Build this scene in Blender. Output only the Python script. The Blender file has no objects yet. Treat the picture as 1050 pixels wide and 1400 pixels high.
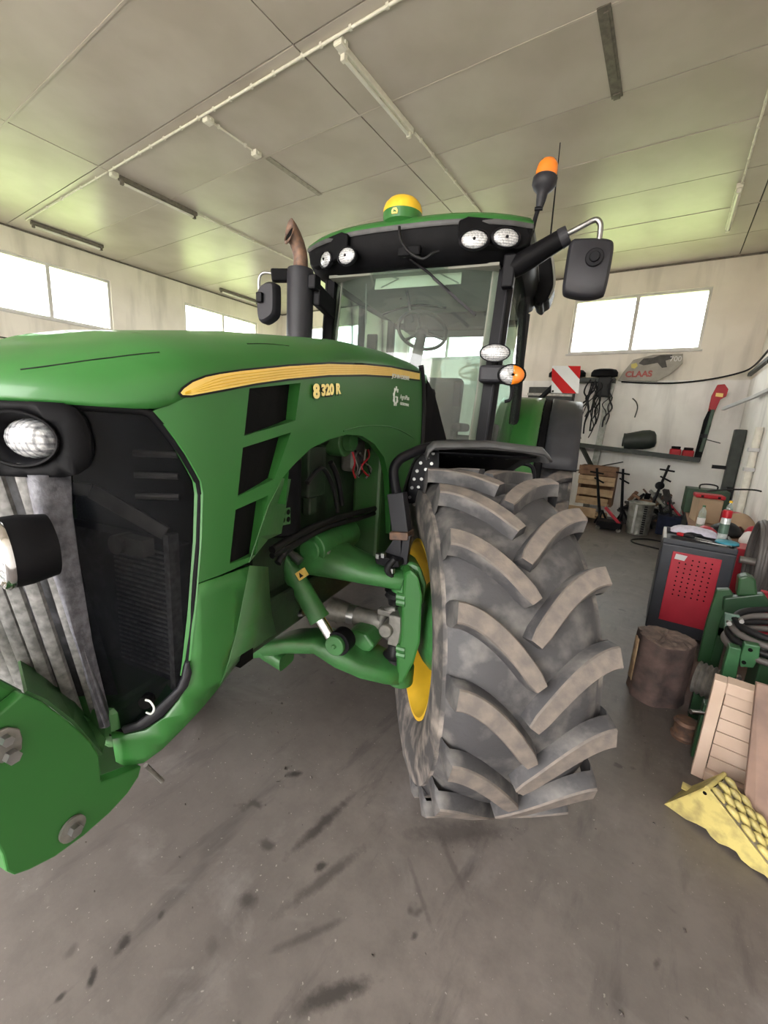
import bpy, bmesh, math, random
from mathutils import Vector, Matrix
from mathutils.geometry import delaunay_2d_cdt
random.seed(7)
S = bpy.context.scene
COL = S.collection
PI = math.pi

# ------------------------------------------------------------------ camera
CAM_H = 1.6912
F_PX = 565.47
CR = Vector((0.82599387, 0.56040911, 0.06062812))     # right
CD = Vector((0.16650836, -0.13982144, -0.97607629))   # down
CF = Vector((-0.53852493, 0.81632812, -0.20880445))   # forward
camd = bpy.data.cameras.new('camera'); cam = bpy.data.objects.new('camera', camd); COL.objects.link(cam)
camd.sensor_fit = 'HORIZONTAL'; camd.sensor_width = 36.0; camd.lens = 36.0 * F_PX / 1050.0
camd.clip_start = 0.02; camd.clip_end = 300
cam.matrix_world = Matrix(((CR.x, -CD.x, -CF.x, 0), (CR.y, -CD.y, -CF.y, 0), (CR.z, -CD.z, -CF.z, CAM_H), (0, 0, 0, 1)))
S.camera = cam

# ------------------------------------------------------------------ world, sun, exposure
S.view_settings.view_transform = 'Standard'
S.view_settings.look = 'None'
S.view_settings.exposure = 2.75
S.view_settings.gamma = 1.0
S.view_settings.use_curve_mapping = False
W = bpy.data.worlds.new('sky'); S.world = W; W.use_nodes = True
bg = W.node_tree.nodes['Background']; bg.inputs[0].default_value = (1.0, 0.985, 0.965, 1); bg.inputs[1].default_value = 2.4
sun = bpy.data.lights.new('sun', 'SUN'); sun.energy = 3.0; sun.angle = 0.03; sun.color = (1.0, 0.96, 0.90)
suno = bpy.data.objects.new('sun', sun); COL.objects.link(suno)
suno.rotation_euler = Vector((-0.62, 0.05, -0.78)).to_track_quat('-Z', 'Y').to_euler()
ROOM_X0, ROOM_X1, ROOM_Y0, ROOM_Y1, ROOM_H = -11.25, 1.12, -3.6, 10.2, 5.0
DOOR = (-6.4, 0.6, 4.75)      # the open gateway behind the camera: x from, x to, height
WINS_L = [(-0.6, 1.4), (2.64, 5.0), (6.8, 9.2)]
WINS_B = [(-10.35, -8.0), (-6.3, -3.95), (-2.15, 0.22)]
WZ0, WZ1 = 3.43, 4.53
def portal(cx, cy, cz, sx, sz, nrm):
    l = bpy.data.lights.new('daylight_portal', 'AREA'); l.shape = 'RECTANGLE'; l.size = sx; l.size_y = sz
    l.cycles.is_portal = True
    o = bpy.data.objects.new('daylight_portal', l); COL.objects.link(o)
    o.location = (cx, cy, cz); o.rotation_euler = Vector(nrm).to_track_quat('-Z', 'Z').to_euler()
portal((DOOR[0] + DOOR[1]) / 2, ROOM_Y0 - 0.15, DOOR[2] / 2, DOOR[1] - DOOR[0], DOOR[2], (0, 1, 0))
for y0, y1 in WINS_L: portal(ROOM_X0 - 0.2, (y0 + y1) / 2, (WZ0 + WZ1) / 2, y1 - y0, WZ1 - WZ0, (1, 0, 0))
for x0, x1 in WINS_B: portal((x0 + x1) / 2, ROOM_Y1 + 0.2, (WZ0 + WZ1) / 2, x1 - x0, WZ1 - WZ0, (0, -1, 0))

# ------------------------------------------------------------------ frames and sight lines
PSI = math.radians(11.8647)
TA = Vector((math.cos(PSI), math.sin(PSI), 0)); TB = Vector((-math.sin(PSI), math.cos(PSI), 0))
TO = Vector((-1.4996, 1.4420, 0))
TRM = Matrix.Translation(TO) @ Matrix.Rotation(PSI, 4, 'Z')   # tractor frame: x = its left, y = rearwards, z up
TRI = TRM.inverted()
CP = Vector((0, 0, CAM_H)); CPT = TRI @ CP
def ray(u, v): return CF + CR * ((u - 525) / F_PX) + CD * ((v - 700) / F_PX)
def wp(u, v, **k):
    """point in the room seen at a photo position, at a known x, y or z"""
    d = ray(u, v); (n, val), = k.items(); i = 'xyz'.index(n)
    return CP + d * ((val - CP[i]) / d[i])
def tp(u, v, **k):
    """the same in the tractor's own frame: a (left), b (rear), z"""
    d = TRI.to_3x3() @ ray(u, v); (n, val), = k.items(); i = 'abz'.index(n)
    return CPT + d * ((val - CPT[i]) / d[i])

# ------------------------------------------------------------------ materials
def mat(name, col, rough=0.6, metal=0.0, var=0.12, scale=6.0, bump=0.0, bscale=40.0, col2=None, coat=0.0, spec=0.5, detail=4.0, lo=0.35, hi=0.65):
    m = bpy.data.materials.new(name); m.use_nodes = True
    nt = m.node_tree; p = nt.nodes['Principled BSDF']
    p.inputs['Roughness'].default_value = rough; p.inputs['Metallic'].default_value = metal
    p.inputs['Specular IOR Level'].default_value = spec
    p.inputs['Coat Weight'].default_value = coat; p.inputs['Coat Roughness'].default_value = 0.08
    c2 = col2 or tuple(max(0, c * (1 - var)) for c in col)
    tc = nt.nodes.new('ShaderNodeTexCoord')
    n = nt.nodes.new('ShaderNodeTexNoise'); n.inputs['Scale'].default_value = scale; n.inputs['Detail'].default_value = detail
    r = nt.nodes.new('ShaderNodeValToRGB')
    r.color_ramp.elements[0].position = lo; r.color_ramp.elements[1].position = hi
    r.color_ramp.elements[0].color = (*col, 1); r.color_ramp.elements[1].color = (*c2, 1)
    nt.links.new(tc.outputs['Object'], n.inputs['Vector']); nt.links.new(n.outputs['Fac'], r.inputs['Fac'])
    nt.links.new(r.outputs['Color'], p.inputs['Base Color'])
    if bump:
        b = nt.nodes.new('ShaderNodeBump'); b.inputs['Strength'].default_value = bump; b.inputs['Distance'].default_value = 0.01
        n2 = nt.nodes.new('ShaderNodeTexNoise'); n2.inputs['Scale'].default_value = bscale; n2.inputs['Detail'].default_value = 3
        nt.links.new(tc.outputs['Object'], n2.inputs['Vector']); nt.links.new(n2.outputs['Fac'], b.inputs['Height'])
        nt.links.new(b.outputs['Normal'], p.inputs['Normal'])
    return m
def glass(name, tint=(1, 1, 1), refl=0.9, rough=0.0, film=0.0, filmcol=(.5, .5, .5)):
    m = bpy.data.materials.new(name); m.use_nodes = True; nt = m.node_tree
    nt.nodes.remove(nt.nodes['Principled BSDF']); out = nt.nodes['Material Output']
    t = nt.nodes.new('ShaderNodeBsdfTransparent'); t.inputs[0].default_value = (*tint, 1)
    g = nt.nodes.new('ShaderNodeBsdfGlossy'); g.inputs['Roughness'].default_value = rough; g.inputs[0].default_value = (refl, refl, refl, 1)
    f = nt.nodes.new('ShaderNodeFresnel'); f.inputs[0].default_value = 1.52
    x = nt.nodes.new('ShaderNodeMixShader')
    ge = nt.nodes.new('ShaderNodeNewGeometry'); iv = nt.nodes.new('ShaderNodeMath'); iv.operation = 'SUBTRACT'; iv.inputs[0].default_value = 1.0
    mu = nt.nodes.new('ShaderNodeMath'); mu.operation = 'MULTIPLY'     # thin sheet: reflect on the entering face only, no trapped light
    nt.links.new(ge.outputs['Backfacing'], iv.inputs[1]); nt.links.new(f.outputs[0], mu.inputs[0]); nt.links.new(iv.outputs[0], mu.inputs[1])
    nt.links.new(mu.outputs[0], x.inputs[0]); nt.links.new(g.outputs[0], x.inputs[2])
    if film:
        d = nt.nodes.new('ShaderNodeBsdfDiffuse'); d.inputs[0].default_value = (*filmcol, 1)
        y = nt.nodes.new('ShaderNodeMixShader'); y.inputs[0].default_value = film
        nt.links.new(t.outputs[0], y.inputs[1]); nt.links.new(d.outputs[0], y.inputs[2]); nt.links.new(y.outputs[0], x.inputs[1])
    else: nt.links.new(t.outputs[0], x.inputs[1])
    nt.links.new(x.outputs[0], out.inputs[0])
    return m
M = {}
M['green'] = mat('green_paint', (0.028, 0.136, 0.028), 0.36, var=0.10, scale=3, coat=0.18, spec=0.35)
M['green_dust_shade'] = mat('green_paint_dust_shade', (0.035, 0.13, 0.035), 0.42, scale=9, col2=(0.05, 0.12, 0.045), bump=0.05)  # dusty green; its darker tone stands for shade on the turned-in flanges
M['green_cast'] = mat('green_cast_iron', (0.04, 0.17, 0.045), 0.40, scale=12, col2=(0.035, 0.125, 0.035), bump=0.12, bscale=60)
M['yellow'] = mat('yellow_paint', (0.80, 0.50, 0.03), 0.4, var=0.15, scale=8)
M['stripe'] = mat('yellow_decal', (0.84, 0.58, 0.15), 0.4, var=0.06, scale=30)
M['black_decal'] = mat('black_decal', (0.004, 0.004, 0.004), 0.5, spec=0.3)
M['white_decal'] = mat('white_decal', (0.75, 0.78, 0.76), 0.4, var=0.05)
M['black_plastic'] = mat('black_plastic', (0.006, 0.006, 0.007), 0.55, var=0.3, scale=10, bump=0.05, bscale=200, spec=0.08)
M['grey_plastic'] = mat('charcoal_plastic', (0.022, 0.022, 0.027), 0.50, var=0.2, scale=8, bump=0.06, bscale=150, spec=0.3)
M['black_metal'] = mat('black_metal', (0.006, 0.006, 0.008), 0.48, var=0.3, scale=12, spec=0.15)
M['dark'] = mat('dark_inside', (0.003, 0.003, 0.003), 0.8, spec=0.1)
M['dusty_black'] = mat('dusty_black', (0.020, 0.020, 0.023), 0.5, scale=30, col2=(0.10, 0.10, 0.11), lo=0.45, hi=0.8, detail=8)
M['dusty_grey'] = mat('dusty_grey', (0.12, 0.12, 0.14), 0.6, scale=60, col2=(0.055, 0.055, 0.065), detail=10, bump=0.2, bscale=160)
M['slat'] = mat('dusty_slat', (0.23, 0.225, 0.22), 0.6, scale=60, col2=(0.11, 0.108, 0.105), detail=8, bump=0.1)
M['chrome'] = mat('chrome', (0.75, 0.75, 0.76), 0.15, 1.0, var=0.1)
M['steel'] = mat('steel', (0.42, 0.42, 0.42), 0.35, 1.0, var=0.25, scale=20)
M['dull_steel'] = mat('dull_steel', (0.25, 0.24, 0.22), 0.55, 0.6, var=0.3, scale=25, bump=0.1)
M['rubber'] = mat('tyre_rubber', (0.040, 0.039, 0.042), 0.62, scale=11, col2=(0.125, 0.118, 0.112), lo=0.48, hi=0.72, detail=10, bump=0.15, bscale=60)
M['rubber_worn'] = mat('tyre_rubber_scuffed', (0.165, 0.138, 0.118), 0.75, scale=22, col2=(0.105, 0.092, 0.084), detail=8, bump=0.15, bscale=90)
M['rubber_side'] = mat('tyre_sidewall', (0.055, 0.052, 0.052), 0.65, scale=13, col2=(0.27, 0.235, 0.205), lo=0.44, hi=0.72, detail=9, bump=0.1)
M['black_rubber'] = mat('black_rubber', (0.009, 0.009, 0.010), 0.5, spec=0.25)
M['glass'] = glass('cab_glass', (0.80, 0.88, 0.84), 1.0, 0.0, 0.05, (0.6, 0.62, 0.6))
M['window_glass'] = glass('window_glass', (0.95, 0.97, 0.97), 0.8)
M['lamp_lens'] = mat('lamp_lens', (0.82, 0.83, 0.84), 0.15, 0.2, var=0.5, scale=90, bump=0.25, bscale=220, coat=1.0)
def lens_mat():
    m = M['lamp_lens']; nt = m.node_tree; p = nt.nodes['Principled BSDF']; old = p.inputs['Base Color'].links[0].from_socket
    tc = nt.nodes.new('ShaderNodeTexCoord'); fac = None
    for d_, sc in (('X', 34.0), ('Z', 22.0)):
        w_ = nt.nodes.new('ShaderNodeTexWave'); w_.bands_direction = d_; w_.inputs['Scale'].default_value = sc; w_.inputs['Distortion'].default_value = 1.5; w_.inputs['Detail'].default_value = 1
        nt.links.new(tc.outputs['Object'], w_.inputs['Vector'])
        r = nt.nodes.new('ShaderNodeValToRGB'); r.color_ramp.elements[0].position = 0.05; r.color_ramp.elements[1].position = 0.45
        r.color_ramp.elements[0].color = (0.42, 0.43, 0.46, 1); r.color_ramp.elements[1].color = (1, 1, 1, 1); nt.links.new(w_.outputs['Fac'], r.inputs[0])
        x = nt.nodes.new('ShaderNodeMixRGB'); x.blend_type = 'MULTIPLY'; x.inputs[0].default_value = 0.8
        nt.links.new(old, x.inputs[1]); nt.links.new(r.outputs[0], x.inputs[2]); old = x.outputs[0]
    nt.links.new(old, p.inputs['Base Color'])
lens_mat()
M['lamp_silver'] = mat('lamp_reflector', (0.8, 0.8, 0.8), 0.2, 0.9)
M['amber'] = mat('amber_plastic', (0.85, 0.22, 0.01), 0.15, var=0.2, coat=1.0)
M['red_plastic'] = mat('red_plastic', (0.40, 0.014, 0.022), 0.4, var=0.2, spec=0.25)
M['rust_pipe'] = mat('rusty_pipe', (0.20, 0.115, 0.075), 0.6, 0.5, scale=25, col2=(0.10, 0.07, 0.06), detail=8)
M['headliner'] = mat('headliner', (0.30, 0.30, 0.26), 0.8)
M['shade_cloth'] = mat('shade_cloth', (0.62, 0.62, 0.52), 0.7, var=0.08)
M['seat_cloth'] = mat('seat_cloth', (0.05, 0.055, 0.05), 0.9, var=0.3, scale=30)
M['engine'] = mat('engine_green_grime', (0.018, 0.045, 0.018), 0.55, scale=10, col2=(0.012, 0.018, 0.011), detail=7, bump=0.2)
M['red_reflect'] = mat('red_reflective', (0.58, 0.010, 0.010), 0.5, var=0.05, spec=0.15)
M['white_reflect'] = mat('white_reflective', (0.85, 0.85, 0.85), 0.5, var=0.05, spec=0.2)

# ------------------------------------------------------------------ mesh helpers
class MB:
    def __init__(s): s.v = []; s.f = []; s.m = []
    def add(s, vs, fs, mi=0):
        n = len(s.v); s.v += [tuple(x) for x in vs]; s.f += [tuple(i + n for i in f) for f in fs]; s.m += [mi] * len(fs); return s
    def box(s, c, d, rot=None, mi=0):
        hx, hy, hz = d[0] / 2, d[1] / 2, d[2] / 2; c = Vector(c)
        vs = [Vector((x, y, z)) for x in (-hx, hx) for y in (-hy, hy) for z in (-hz, hz)]
        if rot is not None: vs = [rot @ v for v in vs]
        return s.add([c + v for v in vs], [(0, 1, 3, 2), (4, 6, 7, 5), (0, 4, 5, 1), (2, 3, 7, 6), (0, 2, 6, 4), (1, 5, 7, 3)], mi)
    def box2(s, lo, hi, mi=0):
        return s.box([(a + b) / 2 for a, b in zip(lo, hi)], [b - a for a, b in zip(lo, hi)], None, mi)
    def beam(s, p0, p1, w, h, up=(0, 0, 1), mi=0):
        p0 = Vector(p0); p1 = Vector(p1); d = (p1 - p0); L = d.length; d.normalize()
        x = d.cross(Vector(up)); x = x.normalized() if x.length > 1e-5 else Vector((1, 0, 0)); z = x.cross(d)
        R = Matrix((x, d, z)).transposed()
        return s.box((p0 + p1) / 2, (w, L, h), R, mi)
    def rings(s, rs, cap0=True, cap1=True, closed=True, mi=0):
        n = len(rs[0]); vs = [p for r in rs for p in r]; fs = []
        for i in range(len(rs) - 1):
            for j in range(n if closed else n - 1):
                k = (j + 1) % n; fs.append((i * n + j, i * n + k, (i + 1) * n + k, (i + 1) * n + j))
        if cap0: fs.append(tuple(reversed(range(n))))
        if cap1: fs.append(tuple((len(rs) - 1) * n + j for j in range(n)))
        return s.add(vs, fs, mi)
    def tube(s, path, r, n=10, cap=True, sy=1.0, mi=0):
        path = [Vector(p) for p in path]; rr = r if isinstance(r, (list, tuple)) else [r] * len(path)
        rs = []; prev = None
        for i, p in enumerate(path):
            d = (path[min(i + 1, len(path) - 1)] - path[max(i - 1, 0)]).normalized()
            if prev is None:
                x = d.cross(Vector((0, 0, 1)));
                if x.length < 1e-3: x = d.cross(Vector((0, 1, 0)))
            else: x = prev - d * prev.dot(d)
            x.normalize(); y = d.cross(x); prev = x
            rs.append([p + x * (math.cos(t) * rr[i]) + y * (math.sin(t) * rr[i] * sy) for t in [2 * PI * k / n for k in range(n)]])
        return s.rings(rs, cap, cap, True, mi)
    def cyl(s, p0, p1, r0, r1=None, n=16, cap=True, mi=0):
        return s.tube([p0, p1], [r0, r0 if r1 is None else r1], n, cap, 1.0, mi)
    def lathe(s, prof, o=(0, 0, 0), ax=(0, 0, 1), n=24, cap0=True, cap1=True, mi=0, sx=1.0):
        o = Vector(o); ax = Vector(ax).normalized()
        x = ax.cross(Vector((0, 0, 1)))
        if x.length < 1e-3: x = Vector((1, 0, 0))
        x.normalize(); y = ax.cross(x)
        rs = [[o + ax * h + x * (r * math.cos(t) * sx) + y * (r * math.sin(t)) for t in [2 * PI * k / n for k in range(n)]] for r, h in prof]
        return s.rings(rs, cap0, cap1, True, mi)
    def plate(s, pts, vec, mi=0):
        pts = [Vector(p) for p in pts]; vec = Vector(vec); n = len(pts)
        vs = pts + [p + vec for p in pts]
        fs = [tuple(range(n)), tuple(reversed(range(n, 2 * n)))] + [(j, j + n, (j + 1) % n + n, (j + 1) % n) for j in range(n)]
        return s.add(vs, fs, mi)
    def grid(s, rows, mi=0):
        return s.rings(rows, False, False, False, mi)
    def sphere(s, c, r, n=12, sc=(1, 1, 1), mi=0):
        c = Vector(c); rs = []
        for i in range(1, n):
            t = PI * i / n
            rs.append([c + Vector((math.sin(t) * math.cos(p) * r * sc[0], math.sin(t) * math.sin(p) * r * sc[1], math.cos(t) * r * sc[2])) for p in [2 * PI * k / (2 * n) for k in range(2 * n)]])
        return s.rings(rs, True, True, True, mi)
    def mesh(s, name, mats, smooth=None):
        me = bpy.data.meshes.new(name); me.from_pydata(s.v, [], s.f)
        for m in (mats if isinstance(mats, (list, tuple)) else [mats]): me.materials.append(M[m] if isinstance(m, str) else m)
        me.polygons.foreach_set('material_index', s.m); me.update()
        b = bmesh.new(); b.from_mesh(me); bmesh.ops.recalc_face_normals(b, faces=b.faces); b.to_mesh(me); b.free()
        if smooth:
            me.polygons.foreach_set('use_smooth', [True] * len(me.polygons)); me.set_sharp_from_angle(angle=math.radians(smooth))
        return me
    def build(s, name, mats, parent=None, smooth=None, bevel=None, solid=None, sub=0, bseg=2):
        return link(name, s.mesh(name, mats, smooth), parent, bevel, solid, sub, bseg)
def link(name, me, parent=None, bevel=None, solid=None, sub=0, bseg=2):
    o = bpy.data.objects.new(name, me); COL.objects.link(o)
    while parent is not None and parent.parent is not None and parent.parent.parent is not None: parent = parent.parent   # thing > part > sub-part, no deeper
    if parent is not None: o.parent = parent
    if solid:
        d = o.modifiers.new('solid', 'SOLIDIFY'); d.thickness = abs(solid); d.offset = -1 if solid > 0 else 1
    if bevel:
        d = o.modifiers.new('bevel', 'BEVEL'); d.width = bevel; d.segments = bseg; d.limit_method = 'ANGLE'; d.angle_limit = math.radians(35)
    if sub:
        d = o.modifiers.new('sub', 'SUBSURF'); d.levels = sub; d.render_levels = sub
    return o
def empty(name, loc=(0, 0, 0), parent=None, rz=0.0):
    o = bpy.data.objects.new(name, None); COL.objects.link(o); o.location = loc; o.rotation_euler = (0, 0, rz)
    o.empty_display_size = 0.1
    if parent is not None: o.parent = parent
    return o
def tag(o, label, cat, group=None):
    o['label'] = label; o['category'] = cat
    if group: o['group'] = group
    return o
def struct(o): o['kind'] = 'structure'; return o
def crom(pts, k=8):
    pts = [Vector(p) for p in pts]; out = []
    for i in range(len(pts) - 1):
        p0 = pts[max(i - 1, 0)]; p1 = pts[i]; p2 = pts[i + 1]; p3 = pts[min(i + 2, len(pts) - 1)]
        for j in range(k):
            t = j / k
            out.append(0.5 * ((2 * p1) + (p2 - p0) * t + (2 * p0 - 5 * p1 + 4 * p2 - p3) * t * t + (3 * p1 - p0 - 3 * p2 + p3) * t ** 3))
    out.append(pts[-1]); return out
def lerp(x, tab):
    if x <= tab[0][0]: return tab[0][1]
    for (a, p), (b, q) in zip(tab, tab[1:]):
        if x <= b: return p + (q - p) * (x - a) / (b - a)
    return tab[-1][1]
def inpoly(p, poly):
    c = False; j = len(poly) - 1
    for i in range(len(poly)):
        if (poly[i][1] > p[1]) != (poly[j][1] > p[1]) and p[0] < (poly[j][0] - poly[i][0]) * (p[1] - poly[i][1]) / (poly[j][1] - poly[i][1]) + poly[i][0]: c = not c
        j = i
    return c
def cdt(outline, holes, fn, step=0.04):
    """triangulated surface inside a 2-D outline with holes, laid onto a curved skin by fn(s, t)"""
    vs = []; es = []
    for lp in [outline] + list(holes):
        n0 = len(vs); pts = []
        for i in range(len(lp)):
            a = lp[i]; b = lp[(i + 1) % len(lp)]; k = max(1, int(math.hypot(b[0] - a[0], b[1] - a[1]) / step))
            pts += [(a[0] + (b[0] - a[0]) * j / k, a[1] + (b[1] - a[1]) * j / k) for j in range(k)]
        vs += pts; es += [(n0 + i, n0 + (i + 1) % len(pts)) for i in range(len(pts))]
    xs = [p[0] for p in outline]; ys = [p[1] for p in outline]
    x = min(xs) + step * 0.5
    while x < max(xs):
        y = min(ys) + step * 0.5
        while y < max(ys):
            if inpoly((x, y), outline) and not any(inpoly((x, y), h) for h in holes): vs.append((x, y))
            y += step
        x += step
    r = delaunay_2d_cdt([Vector(v) for v in vs], es, [], 0, 1e-5)
    fs = []
    for f in r[2]:
        c = sum((r[0][i] for i in f), Vector((0, 0))) / len(f)
        if inpoly(c, outline) and not any(inpoly(c, h) for h in holes): fs.append(f)
    mb = MB(); mb.add([fn(p.x, p.y) for p in r[0]], fs)
    used = sorted({i for f in mb.f for i in f}); ix = {i: k for k, i in enumerate(used)}
    mb.v = [mb.v[i] for i in used]; mb.f = [tuple(ix[i] for i in f) for f in mb.f]
    return mb
def text(body, name, m, parent, o, ux, uy, size, depth=0.002, bold=0.0, align='LEFT', spacing=1.0, sx=1.0):
    """flat raised lettering: origin o, reading direction ux, up uy"""
    c = bpy.data.curves.new(name, 'FONT'); c.body = body; c.size = size; c.extrude = depth / 2; c.offset = bold; c.align_x = align; c.space_character = spacing
    t = bpy.data.objects.new(name, c); COL.objects.link(t)
    dg = bpy.context.evaluated_depsgraph_get(); me = bpy.data.meshes.new_from_object(t.evaluated_get(dg))
    bpy.data.objects.remove(t); bpy.data.curves.remove(c)
    ux = Vector(ux).normalized(); uy = Vector(uy); uy = (uy - ux * uy.dot(ux)).normalized(); uz = ux.cross(uy)
    me.transform(Matrix.Translation(Vector(o)) @ Matrix((ux * sx, uy, uz)).transposed().to_4x4())
    me.materials.clear(); me.materials.append(M[m])
    return link(name, me, parent)
# ================================================================== THE ROOM
def plaster(name, base, dark, scale=1.3):
    m = mat(name, base, 0.85, scale=scale, col2=dark, detail=9, lo=0.42, hi=0.75, bump=0.15, bscale=25)
    nt = m.node_tree; p = nt.nodes['Principled BSDF']; old = p.inputs['Base Color'].links[0].from_socket
    tc = nt.nodes.new('ShaderNodeTexCoord'); mp = nt.nodes.new('ShaderNodeMapping'); mp.inputs['Scale'].default_value = (2.2, 2.2, 0.35)
    n = nt.nodes.new('ShaderNodeTexNoise'); n.inputs['Scale'].default_value = 1.6; n.inputs['Detail'].default_value = 7
    r = nt.nodes.new('ShaderNodeValToRGB'); r.color_ramp.elements[0].position = 0.52; r.color_ramp.elements[1].position = 0.74
    r.color_ramp.elements[0].color = (0, 0, 0, 1); r.color_ramp.elements[1].color = (0.55, 0.55, 0.55, 1)
    x = nt.nodes.new('ShaderNodeMixRGB'); x.inputs[2].default_value = (*[c * 0.62 for c in dark], 1)
    nt.links.new(tc.outputs['Object'], mp.inputs[0]); nt.links.new(mp.outputs[0], n.inputs['Vector']); nt.links.new(n.outputs['Fac'], r.inputs[0])
    nt.links.new(r.outputs[0], x.inputs[0]); nt.links.new(old, x.inputs[1]); nt.links.new(x.outputs[0], p.inputs['Base Color'])
    return m
M['wall'] = plaster('wall_plaster', (0.79, 0.735, 0.655), (0.68, 0.625, 0.545))
M['wall_low'] = plaster('wall_plaster_lower', (0.86, 0.835, 0.80), (0.74, 0.71, 0.675), 2.0)
M['ceil'] = mat('ceiling_sheet', (0.50, 0.455, 0.40), 0.34, scale=1.1, col2=(0.41, 0.365, 0.31), detail=8, bump=0.10, bscale=7)
M['ceil_gap'] = mat('ceiling_gap', (0.06, 0.055, 0.05), 0.8)
M['window_frame'] = mat('window_frame', (0.62, 0.60, 0.57), 0.5, var=0.2)
M['conduit'] = mat('conduit_plastic', (0.76, 0.73, 0.64), 0.45, var=0.15, scale=15)
M['tube_white'] = mat('unlit_tube_glass', (0.72, 0.70, 0.64), 0.3, var=0.12)
M['fixture_dark'] = mat('fixture_grime', (0.16, 0.14, 0.115), 0.6, var=0.4, scale=20)
M['grass'] = mat('grass', (0.26, 0.31, 0.11), 0.9, scale=2.0, col2=(0.20, 0.26, 0.08), bump=0.4)
M['yard'] = mat('yard_concrete', (0.42, 0.41, 0.38), 0.85, scale=1.5, col2=(0.33, 0.32, 0.30))
M['leaves'] = mat('bush_leaves', (0.05, 0.12, 0.025), 0.7, scale=8, col2=(0.02, 0.06, 0.012))
M['roof_tile'] = mat('red_roof', (0.25, 0.10, 0.07), 0.8)
def brickmat():
    m = bpy.data.materials.new('brick_wall'); m.use_nodes = True; nt = m.node_tree; p = nt.nodes['Principled BSDF']
    tc = nt.nodes.new('ShaderNodeTexCoord'); mp = nt.nodes.new('ShaderNodeMapping'); mp.inputs['Rotation'].default_value = (PI / 2, 0, 0)
    b = nt.nodes.new('ShaderNodeTexBrick'); b.inputs['Scale'].default_value = 3.0
    b.inputs['Color1'].default_value = (0.36, 0.16, 0.11, 1); b.inputs['Color2'].default_value = (0.28, 0.13, 0.09, 1); b.inputs['Mortar'].default_value = (0.45, 0.42, 0.38, 1)
    nt.links.new(tc.outputs['Object'], mp.inputs[0]); nt.links.new(mp.outputs[0], b.inputs['Vector']); nt.links.new(b.outputs['Color'], p.inputs['Base Color'])
    p.inputs['Roughness'].default_value = 0.9; return m
M['brick'] = brickmat()
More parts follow.
